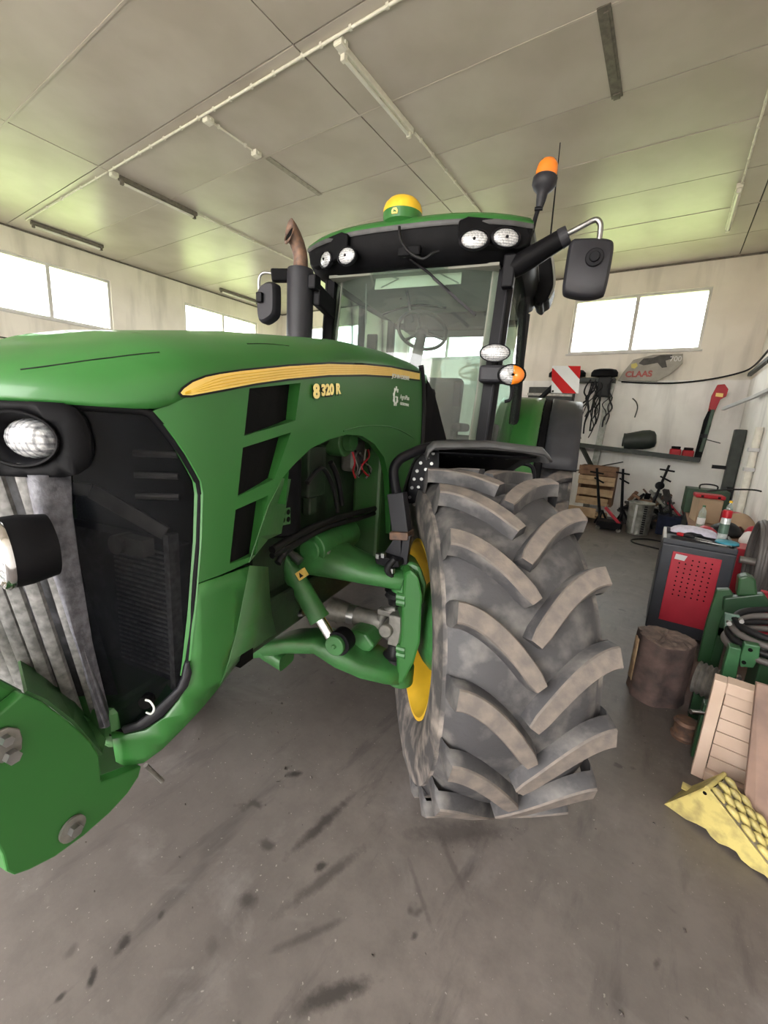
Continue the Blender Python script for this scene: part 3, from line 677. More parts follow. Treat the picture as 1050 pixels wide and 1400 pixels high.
for k in range(0, 30):
    t = math.radians(40 + 10 * k)
    ring.append(p + Vector((0, math.cos(t) * .028, math.sin(t) * .036)))
g.tube(ring, .0045, 6)
for k in range(8):
    t = math.radians(50 + 40 * k); g.box(p + Vector((0, math.cos(t) * .034, math.sin(t) * .044)), (.003, .012, .012))
g.tube([p + Vector((0, .0, -.002)), p + Vector((0, .022, -.002)), p + Vector((0, .022, -.030))], .004, 6)
g.build('dealer_emblem', 'white_decal', left_panel)

# ---- grille: dark screen, dusty ridge, slats, lamps
GR = empty('grille', (0, 0, 0), TR)
scr_px = [(118, 560), (205, 566), (221, 583), (236, 602), (251, 624), (264, 647), (270, 660), (272.5, 676), (270.5, 740), (266, 797), (262, 850), (256, 900), (250, 925), (238, 950), (220, 973), (196, 990), (170, 998), (152, 998), (140, 960), (112, 880), (92, 800), (80, 730), (72, 650)]
M['screen'] = glass('dusty_screen', (0.50, 0.50, 0.52), 0.14, 0.16, 0.50, (0.006, 0.007, 0.009))
for sg in (1, -1):
    fn = (lambda s, z: (skin(s, z, .018).x * sg, skin(s, z, .018).y, z))
    cdt(spl(scr_px, .018), [], fn, .05).build('screen', 'screen', GR, 60)
    # rim seal: black with a pale highlight bead
    q = [skin(s, z, .012) for s, z in spl([(0, 550), (60, 552), (130, 556), (190, 560), (206, 565), (222, 582), (237, 601), (252, 623), (265, 646), (271.5, 659), (274, 676), (272, 740), (267.5, 797), (264, 850), (258, 900), (253, 925), (241, 953), (222, 977), (198, 994), (170, 1002), (152, 1001)], .012)]
    w = MB(); w.tube([(p.x * sg, p.y, p.z) for p in q], .010, 8); w.build('rim_seal', 'black_plastic', GR, 60)
    q = [skin(s, z, .014) for s, z in spl([(252, 625), (263, 646), (268.5, 660), (270.5, 676), (268.5, 740), (264, 797), (260, 850), (255, 897)], .014)]
    w = MB(); w.tube([(p.x * sg, p.y, p.z) for p in crom(q, 4)], .0022, 6); w.build('rim_bead', 'steel', GR, 60)
    # corner guard at the foot
    q = spl([(259, 905), (262, 920), (257, 938), (240, 960), (222, 979), (198, 995), (170, 1003)], -.003); r = spl([(254, 908), (250, 927), (243, 942), (228, 956), (208, 974), (186, 990), (166, 996)], -.003)
    w = MB(); w.grid([[(skin(s, z, -.004).x * sg, skin(s, z, -.004).y, z) for s, z in q], [(skin(s, z, -.004).x * sg, skin(s, z, -.004).y, z) for s, z in r]]); w.build('corner_guard', 'grey_plastic', GR, 40, solid=.01)
    # dusty ridge between slats and screen
    L = spl([(30, 648), (40, 690), (52, 740), (72, 790), (92, 845), (110, 895), (140, 975)], .0); R = spl([(96, 648), (98, 700), (106, 760), (116, 820), (126, 880), (138, 930), (154, 994)], .012)
    rws = []
    for t in [k / 8 for k in range(9)]:
        row = []
        for (s1, z1), (s2, z2) in zip(L, R):
            p = skin(s1 + (s2 - s1) * t, z1 + (z2 - z1) * t, .006 - .028 * math.sin(PI * min(1, t * 1.15)) ** 1.0 + .02 * max(0, t - .5)); row.append((p.x * sg, p.y, p.z))
        rws.append(row)
    w = MB(); w.grid(rws); w.build('ridge', 'dusty_grey', GR, 60, solid=.012)
# slats
for k, a in enumerate([.215, .172, .130, .088, .046, .0, -.046, -.088, -.130, -.172, -.215]):
    i = min(range(len(PLAN)), key=lambda j: abs(PLAN[j].x - a) + (0 if PLAN[j].y < -1.1 else 9))
    def at(z): return Vector((a * (1.0 + .12 * (z - 1.2)), PLAN[i].y + .012 + .17 * max(0, 1.6 - z), z))
    zb = 0.905 - .05 * (1 - abs(a) / .215); P = [at(1.575 + (zb - 1.575) * t) for t in (0, .25, .5, .75, 1)]
    w = MB(); w.rings([[p + Vector(d) for d in ((-.011, .0, 0), (-.006, -.016, 0), (.006, -.010, 0), (.011, 0, 0), (.008, .008, 0), (-.008, .008, 0))] for p in P])
    w.build('slat', 'slat', GR, 40)
bk = []
for z in (1.60, 1.4, 1.2, 1.0, .86):
    bk.append([(a, min(PLAN, key=lambda q: abs(q.x - a) + (0 if q.y < -1.1 else 9)).y + .040 + .17 * max(0, 1.6 - z), z) for a in [-.235 + .047 * k for k in range(11)]])
w = MB(); w.grid(bk); w.build('slat_backing', 'dusty_black', GR, 60)
# behind the grille: dark backing, radiator core, brackets
w = MB(); w.box2((-.36, -.80, .92), (.36, -.74, 1.68)); w.build('backing', 'dark', GR)
w = MB(); w.box2((-.30, -1.0, .98), (.335, -.95, 1.36)); core = w.build('cooler_core', 'dusty_black', GR)
for k in range(26):
    w = MB(); w.box2((.12, -1.006, 1.0 + k * .0135), (.325, -1.0, 1.006 + k * .0135)); w.build('core_fin', 'slat', core)
w = MB(); w.box2((.335, -1.03, .95), (.352, -1.0, 1.40)); w.build('core_rail', 'slat', GR)
w = MB(); w.beam((.20, -1.10, 1.50), (.335, -1.02, 1.40), .012, .035); w.beam((.20, -1.10, 1.50), (.17, -1.12, 1.505), .012, .03); w.build('bracket', 'dull_steel', GR, None, .003)
w = MB(); w.cyl((.25, -1.09, 1.375), (.25, -1.05, 1.375), .024, None, 14); w.box2((.25, -1.08, 1.355), (.33, -1.05, 1.395)); w.build('bracket', 'dull_steel', GR)
for k in range(3):
    w = MB(); w.cyl((.28, -1.05, 1.59 - .05 * k), (.36, -1.0, 1.59 - .05 * k), .008, None, 8); w.build('hose', 'dull_steel', GR)
hook = [tp(u, v, b=-1.11) for u, v in [(199, 957), (205, 959), (210, 966), (210, 972), (206, 976), (200, 974)]]
w = MB(); w.tube(crom(hook, 4), .0025, 6); w.build('wire_clip', 'white_decal', GR, 60)
w = MB(); c0 = tp(198, 962, b=-1.10); w.cyl(c0, c0 + Vector((-.01, .02, 0)), .016, None, 12); w.build('hole_plug', 'dark', GR)
# head lamp panel
hp = [(-200, 549), (-100, 548), (0, 548), (50, 549), (85, 551), (104, 558), (116, 573), (124, 595), (126.5, 622), (120, 640), (108, 648), (90, 652), (40, 652), (0, 650), (-100, 648), (-200, 646)]
hpS = [q for q in spl(hp, -.006)]
sL = max(q[0] for q in hpS)
ring0 = []
cs, cz = sp(28, 600, -.006); es = abs(sp(82, 600, -.006)[0] - cs); ez = abs(sp(28, 562, -.006)[1] - cz)
ell = lambda cs, cz, es, ez, n=28: [(cs + es * math.cos(2 * PI * k / n), cz + ez * math.sin(2 * PI * k / n)) for k in range(n)]
half = [q for q in hpS if q[0] > 0.001]
# close on the centre line and mirror
half = sorted([], key=lambda q: q[0]) if False else half
upz = half[0][1]; dnz = half[-1][1]
outl = [(0.0, 1.69)] + [q for q in half] + [(0.0, dnz)]
for sg in (1, -1):
    fn = (lambda s, z: (skin(s, z, -.012).x * sg, skin(s, z, -.012).y, z))
    hpan = cdt(outl, [ell(cs, cz, es, ez)], fn, .035).build('lamp_panel', 'black_plastic', GR, 40, solid=.02)
    # lens, set back in its bowl
    ls, lz = sp(41, 600, .012); le = abs(sp(78.5, 606, .012)[0] - ls); lh = abs(sp(41, 573, .012)[1] - lz)
    HL = empty('headlight', (0, 0, 0), TR)
    rows_ = []
    for ins, k, c_s, c_z, ee, eh in ((-.012, 1.0, cs, cz, es, ez), (-.014, .96, cs, cz, es, ez), (.015, 1.06, ls, lz, le, lh), (.030, 1.04, ls, lz, le, lh)):
        rows_.append([(skin(s, z, ins).x * sg, skin(s, z, ins).y, z) for s, z in ell(c_s, c_z, ee * k, eh * k)])
    w = MB(); w.rings(rows_, False, False); w.build('bowl', 'black_metal', HL, 40)
    rows_ = []
    for k, ins in ((1.05, .020), (1.0, .012), (.85, .002), (.6, -.006), (.3, -.010), (.05, -.011)):
        rows_.append([(skin(s, z, ins).x * sg, skin(s, z, ins).y, z) for s, z in ell(ls, lz, le * k, lh * k)])
    w = MB(); w.rings(rows_, False, True); w.build('lens', 'lamp_lens', HL, 60)
    # rim highlight ring
    w = MB(); w.tube([(skin(s, z, -.016).x * sg, skin(s, z, -.016).y, z) for s, z in ell(cs, cz, es * .985, ez * .985, 40)] + [(skin(*ell(cs, cz, es * .985, ez * .985, 40)[0], -.016).x * sg, skin(*ell(cs, cz, es * .985, ez * .985, 40)[0], -.016).y, ell(cs, cz, es * .985, ez * .985, 40)[0][1])], .0035, 6); w.build('rim', 'black_plastic', HL, 60)
    # lower lamp in the slats
    LL = empty('grille_lamp', (0, 0, 0), TR)
    c1 = tp(4, 757, b=-1.315); c1 = Vector((c1.x * sg, c1.y, c1.z)); ax = Vector((-.28 * sg, -1, -.05)).normalized()
    w = MB(); w.lathe([(.040, -.075), (.060, -.07), (.066, -.03), (.066, -.01), (.064, 0.0)], c1, ax, 28, True, False); w.build('lamp_body', 'black_plastic', LL, 40)
    w = MB(); w.lathe([(.066, -.004), (.068, .004), (.063, .010), (.058, .006), (.056, 0)], c1, ax, 28, False, False); w.build('chrome_rim', 'chrome', LL, 60)
    w = MB(); w.lathe([(.058, .001), (.048, .009), (.03, .014), (.01, .016)], c1, ax, 28, True, True); w.build('lens', 'lamp_lens', LL, 60)

# ---- front support: hitch side plates, cross beams, bolts
pl = [(-70, 960), (0, 976), (33, 948), (60, 960), (97, 988), (125, 1014), (136, 1033), (139, 1069), (160, 1061), (194, 1047), (190, 1062), (175, 1085), (150, 1112), (115, 1143), (75, 1172), (40, 1190), (20, 1197), (9, 1192), (4, 1170), (-2, 1158), (-70, 1130)]
P = [tp(u, v, a=.30) for u, v in pl]
for sg in (1, -1):
    w = MB(); w.plate([(p.x * sg, p.y, p.z) for p in P], (-.03 * sg, 0, 0)); hpl = w.build('hitch_plate', 'green', TR, None, .004)
    if sg == 1: hplate = hpl
w = MB(); w.plate([Vector((.27, p.y, p.z)) for p in [tp(u, v, a=.27) for u, v in [(-70, 925), (0, 928), (38, 948), (0, 975), (-70, 958)]]], (-.54, 0, 0)); w.build('cross_beam', 'green', TR, None, .01)
w = MB(); w.box2((-.27, -1.15, .86), (.27, -.55, .98)); w.build('front_support', 'green_dust_shade', TR, None, .02)
la = [tp(u, v, b=b_) for u, v, b_ in [(20, 885, -1.17), (60, 918, -1.16), (100, 952, -1.14), (146, 992, -1.12)]]
lb = [tp(u, v, a=.285) for u, v in [(33, 948), (60, 960), (97, 988), (137, 1034)]]
for sg in (1, -1):
    w = MB(); w.grid([[(p.x * sg, p.y, p.z) for p in la], [(p.x * sg, p.y, p.z) for p in lb]]); w.build('sloping_apron', 'green_dust_shade', TR, None, solid=.006)
w = MB(); w.plate([tp(u, v, a=.20) for u, v in [(112, 975), (150, 998), (176, 1004), (188, 1042), (162, 1060), (140, 1068), (120, 1030)]], (-.35, 0, 0)); w.build('support_block', 'green_dust_shade', TR, None, .006)
wsh = [tp(u, v, a=.302) for u, v in [(-8, 1000), (8, 993), (24, 995), (28, 1008), (27, 1022), (16, 1034), (0, 1042), (-10, 1040)]]
w = MB(); w.plate(wsh, (.008, 0, 0)); bolt_pl = w.build('washer_plate', 'dull_steel', hplate, None, .002)
for u, v, r in ((6, 1011, .010), (14, 1033, .013)):
    c = tp(u, v, a=.31); w = MB(); w.cyl(c, c + Vector((.014, 0, 0)), r, None, 6); w.build('bolt', 'steel', hplate)
c = tp(98, 1132, a=.302); w = MB(); w.cyl(c, c + Vector((.006, 0, 0)), .027, None, 20); w.build('washer', 'dull_steel', hplate)
w = MB(); w.cyl(c + Vector((.006, 0, 0)), c + Vector((.020, 0, 0)), .013, None, 6); w.build('bolt', 'steel', hplate)
c = tp(199, 1046, a=.28); c2 = tp(222, 1068, a=.28)
w = MB(); w.tube([c, c + (c2 - c) * .5, c2], .006, 8); w.build('drain_hose', 'dull_steel', TR, 60)
# ---- engine bay seen through the arch
ENG = empty('engine_bay', (0, 0, 0), TR)
w = MB(); w.box2((-.16, -.70, .80), (.16, 1.10, 1.62)); w.build('engine_block', 'engine', ENG, None, .03)
w = MB(); w.box2((-.26, -.60, .78), (-.14, 2.2, .96)); w.box2((.14, -.60, .80), (.22, 2.2, .98)); w.build('frame_rail', 'engine', ENG, None, .015)
w = MB(); w.box2((.16, .34, .86), (.33, .60, 1.72)); w.build('inner_panel', 'green_dust_shade', ENG, None, .02)
w = MB(); w.box2((.10, .62, .70), (.36, 1.10, 1.70)); w.build('firewall_box', 'engine', ENG, None, .02)
w = MB(); w.cyl((.18, .05, 1.60), (.26, .05, 1.60), .075, None, 18); w.cyl((.26, .05, 1.60), (.30, .05, 1.60), .045, None, 14); w.build('pump', 'green_dust_shade', ENG, 40, .004)
w = MB(); w.cyl((.16, -.10, 1.62), (.16, .35, 1.62), .055, None, 14); w.build('intake_pipe', 'engine', ENG, 40)
w = MB(); w.cyl((.22, -.42, 1.25), (.22, -.42, 1.55), .085, None, 18); w.build('filter', 'black_plastic', ENG, 40, .01)
w = MB(); w.box2((.16, -.24, 1.36), (.24, -.10, 1.58)); w.box2((.19, -.21, 1.28), (.23, -.15, 1.36)); w.build('valve', 'engine', ENG, None, .008)
w = MB(); w.box2((.17, .16, 1.44), (.25, .30, 1.60)); w.build('alternator', 'dull_steel', ENG, None, .02)
rb = random.Random(3)
for k in range(7):
    p0 = Vector((.26, .10 + .03 * k, 1.55)); w = MB()
    pts = [p0 + Vector((rb.uniform(0, .03), rb.uniform(-.05, .05), -.045 * j + rb.uniform(-.012, .012))) for j in range(4)]
    w.tube(crom(pts, 4), .005, 6); w.build('wire', ['red_plastic', 'dull_steel', 'black_rubber', 'steel'][k % 4], ENG, 60)
for px, r in (([(372, 752), (400, 735), (440, 716), (480, 703), (520, 693), (545, 683)], .015), ([(372, 760), (405, 742), (450, 720), (500, 706), (535, 692)], .012), ([(420, 660), (440, 640), (455, 665), (462, 700)], .010), ([(452, 632), (462, 655), (468, 690)], .012), ([(380, 770), (395, 750), (430, 728)], .014)):
    w = MB(); w.tube(crom([tp(u, v, a=.30) for u, v in px], 5), r, 8); w.build('hose', 'black_rubber', ENG, 60)
P = [tp(u, v, a=.315) for u, v in [(385, 697), (397, 694), (397, 716), (384, 719)]]
w = MB(); w.plate(P, (-.006, 0, 0)); br = w.build('perforated_bracket', 'green_dust_shade', ENG)
for u, v in ((387, 702), (394, 700), (387, 711), (394, 710)):
    c = tp(u, v, a=.316); w = MB(); w.cyl(c, c + Vector((.002, 0, 0)), .010, None, 12); w.build('hole', 'dark', br)
c = tp(383, 772, a=.30); 
for (u, v), (u2, v2), r in (((374, 746), (384, 752), .010), ((390, 750), (402, 760), .016), ((402, 760), (411, 768), .020)):
    w = MB(); w.cyl(tp(u, v, b=-.27), tp(u2, v2, b=-.27), r, None, 8); w.build('hydraulic_fitting', 'steel', ENG)
for (u, v), (u2, v2), r in (((390, 827), (397, 842), .015), ((397, 842), (415, 838), .014)):
    w = MB(); w.cyl(tp(u, v, b=-.26), tp(u2, v2, b=-.26), r, None, 8); w.build('hydraulic_fitting', 'steel', ENG)

# ---- front suspension (left side; mirrored copy for the right)
def susp(sg):
    R = empty('front_suspension', (0, 0, 0), TR); R.scale = (sg, 1, 1)
    def part(mb, nm, m, sm=50, bv=None, sub=0): return mb.build(nm, m, R, sm, bv, None, sub)
    # upper arm: flattened casting, wide at the frame
    ctr = [tp(u, v, b=b_) for u, v, b_ in ((418, 752, -.08), (440, 758, -.09), (470, 768, -.10), (505, 780, -.09), (535, 788, -.08), (556, 793, -.06))]
    wd = [.15, .15, .125, .10, .085, .07]; ht = [.082, .082, .064, .048, .040, .042]
    rs = []
    for c, a_, b_ in zip(ctr, wd, ht):
        rs.append([c + Vector((0.25 * math.sin(t) * b_, a_ * math.copysign(abs(math.cos(t)) ** .7, math.cos(t)), b_ * math.copysign(abs(math.sin(t)) ** .75, math.sin(t)))) for t in [2 * PI * k / 16 for k in range(16)]])
    m = MB(); m.rings(rs); part(m, 'upper_arm', 'green_cast', 60)
    c = tp(424, 752, b=-.22); m = MB(); m.cyl(c, c + Vector((0, .36, 0)), .075, None, 20); m.cyl(c + Vector((0, -.012, 0)), c, .05, None, 16); part(m, 'upper_pivot', 'green_cast', 40, .006)
    c = tp(452, 740, b=-.05); m = MB(); m.box(c, (.03, .05, .07)); m.box(c + Vector((.045, 0, .0)), (.02, .05, .06)); part(m, 'arm_lug', 'green_cast', None, .008)
    # boss at the ball joint
    c = tp(553, 795, b=-.06); m = MB(); m.cyl(c + Vector((0, 0, -.045)), c + Vector((0, 0, .045)), .058, None, 20); part(m, 'upper_joint', 'green_cast', 40, .008)
    c2 = tp(541, 812, b=-.05); m = MB(); m.lathe([(.035, .03), (.052, .018), (.04, .006), (.050, -.008), (.036, -.02), (.03, -.05)], c2, (0, 0, 1), 20); part(m, 'rubber_boot', 'black_rubber', 60)
    # lift cylinder
    a0 = tp(389, 762, b=-.26); a1 = tp(400, 784, b=-.26); a2 = tp(437, 846, b=-.27); a3 = tp(453, 872, b=-.27)
    d = (a2 - a1).normalized()
    m = MB(); m.cyl(a1, a2, .044, None, 28); m.cyl(a2 - d * .012, a2 + d * .004, .046, None, 28); m.cyl(a0, a1, .032, .040, 24); cyl = part(m, 'lift_cylinder', 'green_cast', 40)
    m = MB(); m.cyl(a2, a3 + d * .01, .024, None, 20); m.build('rod', 'chrome', cyl, 60)
    q = tp(411, 786, b=-.312); m = MB(); e1 = d; e2 = Vector((1, 0, 0)); e2 = (e2 - d * e2.dot(d)).normalized()
    m.plate([q + e2 * x + e1 * y for x, y in ((-.022, -.018), (.022, -.018), (.022, .018), (-.022, .018))], (0, .02, 0)); st = m.build('warning_sticker', 'stripe', cyl)
    m = MB(); m.plate([q + Vector((0, -.001, 0)) + e2 * x - e1 * y for x, y in ((-.011, -.010), (.011, -.010), (0, .011))], (0, -.0006, 0)); m.build('triangle_mark', 'black_decal', cyl)
    ce = tp(456.5, 884, b=-.31); m = MB(); m.cyl(ce, ce + Vector((0, .10, 0)), .044, None, 28); m.cyl(ce + Vector((0, -.008, 0)), ce, .011, None, 6); part(m, 'lower_eye', 'green_cast', 40, .006)
    m = MB(); m.cyl(ce + Vector((0.008, .02, 0.004)), ce + Vector((0.010, .08, .004)), .053, None, 28); part(m, 'eye_collar', 'black_metal', 40)
    # lower arm
    ctr = [tp(u, v, b=b_) for u, v, b_ in ((340, 886, -.20), (362, 883, -.20), (400, 876, -.20), (440, 875, -.20), (470, 888, -.17), (505, 903, -.13), (535, 914, -.09), (552, 918, -.06))]
    wd = [.06, .07, .075, .08, .10, .11, .09, .07]; ht = [.036, .040, .040, .040, .050, .042, .040, .042]
    rs = []
    for c, a_, b_ in zip(ctr, wd, ht):
        rs.append([c + Vector((0, a_ * math.copysign(abs(math.cos(t)) ** .45, math.cos(t)), b_ * math.copysign(abs(math.sin(t)) ** .45, math.sin(t)))) for t in [2 * PI * k / 16 for k in range(16)]])
    m = MB(); m.rings(rs); part(m, 'lower_arm', 'green_cast', 50)
    rib = [tp(u, v, b=-.15) for u, v in ((470, 868), (480, 862), (500, 868), (512, 885), (505, 892), (485, 890))]
    m = MB(); m.plate(rib, (0, .12, 0)); part(m, 'arm_rib', 'green_cast', None, .012)
    c = tp(548, 919, b=-.06); m = MB(); m.cyl(c + Vector((0, 0, -.05)), c + Vector((0, 0, .045)), .06, None, 20); part(m, 'lower_joint', 'green_cast', 40, .008)
    c2 = tp(539, 896, b=-.06); m = MB(); m.lathe([(.03, .06), (.036, .02), (.054, .008), (.046, -.006), (.056, -.02), (.045, -.035)], c2, (0, 0, 1), 20); part(m, 'rubber_boot', 'black_rubber', 60)
    for u, v in ((447, 757), (444, 768), (528, 795), (523, 914)):
        c = tp(u, v, b=-.20 if u < 500 else -.15); m = MB(); m.cyl(c, c + Vector((0, .08, 0)), .009, None, 6); part(m, 'bolt', 'dull_steel', None)
    # drive shaft with joint
    s0 = tp(452, 832, b=-.02); s1 = tp(522, 851, b=0.0); d = (s1 - s0).normalized()
    m = MB(); m.cyl(s0, s0 + d * .10, .062, .050, 20); m.cyl(s0 + d * .10, s1, .047, None, 20); part(m, 'drive_shaft', 'dull_steel', 40)
    m = MB(); m.cyl(s0 + d * .10, s0 + d * .135, .049, None, 20); part(m, 'shaft_sleeve', 'steel', 40)
    c = tp(533, 852, b=-.02); m = MB()
    for sz in (-1, 1): m.beam(c + Vector((-.06, 0, .055 * sz)), c + Vector((.03, 0, .055 * sz)), .05, .03)
    m.tube([c + Vector((.03 - .075 * math.sin(t), 0, .075 * math.cos(t))) for t in [PI * k / 10 for k in range(11)]], .022, 10)
    m.cyl(c + Vector((0.01, -.09, 0)), c + Vector((.01, .08, 0)), .032, None, 16); m.box(c + Vector((.06, 0, 0)), (.09, .13, .15)); part(m, 'universal_joint', 'dull_steel', 40, .006)
    return R
susp_l = susp(1); susp(-1)
# steering knuckle, hub: turned with the wheel
STEER = math.radians(27.3)
WC = Vector((.893, .163, .76)); TYR = .757; TYW = .56
def tyre_wheel(name, R, Wd, rim_r, n_lug, lug_h, dl, parent):
    """wheel about its own x axis; x < 0 is the tractor side"""
    E = empty(name, (0, 0, 0), parent); k = Wd / .6; h = Wd / 2
    rc = R - lug_h
    prof = [(rim_r, -h * .84), (rim_r + .03, -h * .93), (rim_r + (rc - rim_r) * .35, -h * 1.0), (rim_r + (rc - rim_r) * .6, -h * 1.02), (rim_r + (rc - rim_r) * .80, -h * .985), (rc - .062, -h * .93), (rc - .030, -h * .82), (rc - .008, -h * .6), (rc, -h * .3), (rc + .001, 0)]
    prof = prof + [(r, -x) for r, x in reversed(prof[:-1])]
    m = MB(); m.lathe(prof, (0, 0, 0), (1, 0, 0), 72, False, False)
    nside = 4 * 72
    m.m = [1 if (i < 5 * 72 or i >= (len(prof) - 6) * 72) else 0 for i in range(len(m.f))]
    m.build('tyre', ['rubber', 'rubber_side'], E, 50)
    # rim
    rp = [(rim_r + .012, -h * .86), (rim_r + .016, -h * .90), (rim_r + .002, -h * .90), (rim_r - .012, -h * .80), (rim_r - .03, -h * .70), (rim_r - .06, -h * .30), (rim_r - .075, 0), (rim_r - .085, h * .18), (rim_r - .17, h * .24), (.17, h * .20), (.12, h * .18)]
    m = MB(); m.lathe(rp, (0, 0, 0), (1, 0, 0), 56, False, True); m.build('rim', 'yellow', E, 40)
    rp = [(rim_r + .012, h * .86), (rim_r + .016, h * .90), (rim_r - .012, h * .82), (rim_r - .05, h * .5), (rim_r - .085, h * .30), (rim_r - .17, h * .28), (.12, h * .26)]
    m = MB(); m.lathe(rp, (0, 0, 0), (1, 0, 0), 56, False, True); m.build('rim_face', 'yellow', E, 40)
    # tread lugs: curved bars, shoulder end higher than the centre end on the leading side
    N = 12
    def lug(sd):
        rows = []; top = []; 
        xs0 = .008 * k; xs1 = h * (.90 if sd < 0 else .97)
        for i in range(N + 3):
            t = min(1.0, i / N); x = (-xs0 + (xs1 + xs0) * t)
            th = dl * (1 - (1 - t) ** 1.7)
            drop = 0.10 * x * x / k
            if i > N: x = xs1 + .006 * (i - N); drop += .028 * (i - N) ** 1.3; th += .0
            rows.append((x, th, R - drop))
        sec = []
        for i, (x, th, r) in enumerate(rows):
            j0, j1 = max(i - 1, 0), min(i + 1, len(rows) - 1)
            dx = rows[j1][0] - rows[j0][0]; dt = (rows[j1][1] - rows[j0][1]) * R; L = math.hypot(dx, dt) or 1
            nx, nt_ = -dt / L, dx / L
            e = 1.0 if 0 < i < len(rows) - 1 else .75
            hw = (.028 + .008 * min(1, i / N)) * k * e; bw = hw + .016 * k
            rb_ = (r - lug_h - .006) if i <= N else r - .05
            def P(w_, rr): 
                xx = (x + nx * w_) * sd; tt = th + nt_ * w_ / R
                return (xx, -rr * math.cos(tt), rr * math.sin(tt))
            sec.append([P(-bw, rb_), P(-hw * 1.06, r - .006), P(-hw * .9, r), P(hw * .9, r), P(hw * 1.06, r - .006), P(bw, rb_)])
        m = MB(); n = 6
        m.add([p for s_ in sec for p in s_], [])
        fs = []; ms = []
        for i in range(len(sec) - 1):
            for j in range(5):
                fs.append((i * n + j, i * n + j + 1, (i + 1) * n + j + 1, (i + 1) * n + j)); ms.append(1 if j in (1, 2, 3) and i < N - 0 else 0)
        fs += [(0, 1, 2, 3, 4, 5), tuple((len(sec) - 1) * n + j for j in range(6))]; ms += [0, 0]
        m.f = fs; m.m = ms
        return m.mesh('tread_lug', ['rubber', 'rubber_worn'], 40)
    for sd, ph in ((1, .5), (-1, 0.0)):
        me = lug(sd)
        for i in range(n_lug):
            o = link('tread_lug', me, E); o.rotation_euler = (-2 * PI * (i + ph) / n_lug, 0, 0)
    return E
def copy_tree(o, parent, loc=None):
    c = o.copy(); COL.objects.link(c); c.parent = parent
    for ch in list(o.children): copy_tree(ch, c)
    return c
fw = tyre_wheel('front_wheel', TYR, TYW, .398, 18, .050, .30, TR)
fw.location = WC; fw.rotation_euler = (.12, 0, STEER); fw.rotation_mode = 'XYZ'
fw2 = copy_tree(fw, TR); fw2.location = (-WC.x + .03, -WC.y, WC.z); fw2.rotation_euler = (.3, 0, STEER + PI); 
rw = tyre_wheel('rear_wheel', .97, .71, .54, 20, .055, .30, TR)
rw.location = (1.0, 3.05, .95)
rw2 = copy_tree(rw, TR); rw2.location = (-1.0, 3.05, .95); rw2.rotation_euler = (.2, 0, PI)
m = MB(); m.lathe([(.13, 0), (.17, .02), (.205, .05), (.215, .10), (.25, .16), (.27, .20), (.27, .24)], (-WC.x + .03 + .23 * math.cos(STEER), -WC.y + .23 * math.sin(STEER), WC.z), (-math.cos(STEER), -math.sin(STEER), 0), 36); m.build('right_hub', 'green_cast', TR, 40)
# hub and knuckle in wheel axes
AXV = Vector((math.cos(STEER), math.sin(STEER), 0)); FWV = Vector((math.sin(STEER), -math.cos(STEER), 0))
def knuckle(sg):
    K = empty('steering_knuckle', (0, 0, 0), TR); K.scale = (sg, 1, 1)
    hub0 = WC - AXV * .26
    m = MB(); m.lathe([(.13, 0), (.17, .02), (.205, .05), (.215, .10), (.25, .16), (.27, .20), (.27, .24)], hub0 + AXV * .03, AXV, 36); m.build('hub', 'green_cast', K, 40)
    for k in range(8):
        t = 2 * PI * k / 8; c = hub0 + AXV * .19 + FWV * (.235 * math.cos(t)) + Vector((0, 0, .235 * math.sin(t)))
        m = MB(); m.cyl(c - AXV * .02, c, .016, None, 6); m.build('hub_bolt', 'dull_steel', K)
    fr = [(553, 783), (562, 779), (573, 790), (578, 815), (575, 880), (566, 908), (552, 934), (543, 937), (543, 905), (549, 870), (549, 830)]
    P = [tp(u, v, b=-.13) for u, v in fr]
    m = MB(); m.plate(P, FWV * -.16); m.build('knuckle_casting', 'green', K, None, .012)
    P = [tp(u, v, b=-.07) for u, v in [(545, 776), (560, 768), (576, 776), (584, 800), (580, 830), (560, 830), (553, 800)]]
    m = MB(); m.plate(P, FWV * -.16); m.build('knuckle_top', 'green_cast', K, None, .02)
    for v in (815, 822, 885, 893):
        c = tp(543, v, b=-.12); m = MB(); m.cyl(c, c + Vector((.04, 0, 0)), .018, None, 10); m.build('joint_stud', 'green_cast', K)
    return K
knuckle(1)
# ---- fender of the front wheel on its bracket
FE = empty('front_fender', (0, 0, 0), TR)
M['fender_grey'] = mat('fender_plastic', (0.060, 0.060, 0.062), 0.55, var=0.3, scale=15, bump=0.05)
def wheelpt(x, ang, r): return WC + AXV * x + FWV * (r * math.cos(ang)) + Vector((0, 0, r * math.sin(ang)))
rowsf = []
for k in range(19):
    ang = math.radians(88 + 5.0 * k); row = []
    for x, dr in ((-.27, -.035), (-.262, -.010), (-.24, 0), (-.12, .012), (0, .015), (.12, .012), (.25, 0), (.275, -.012), (.285, -.04)):
        row.append(wheelpt(x, ang, .845 + dr))
    rowsf.append(row)
m = MB(); m.grid(rowsf); m.build('fender_shell', 'fender_grey', FE, 50, solid=.012)
# front lip of the shell
m = MB(); m.grid([[wheelpt(x, math.radians(86.5), .845 + d_ - .0) for x, d_ in ((-.275, -.055), (-.268, -.02), (-.24, .005), (0, .02), (.25, .005), (.29, -.03))], [wheelpt(x, math.radians(89), .845 + d_ + .022) for x, d_ in ((-.275, -.055), (-.268, -.02), (-.24, .005), (0, .02), (.25, .005), (.29, -.03))]]); m.build('fender_lip', 'fender_grey', FE, 40, solid=.01)
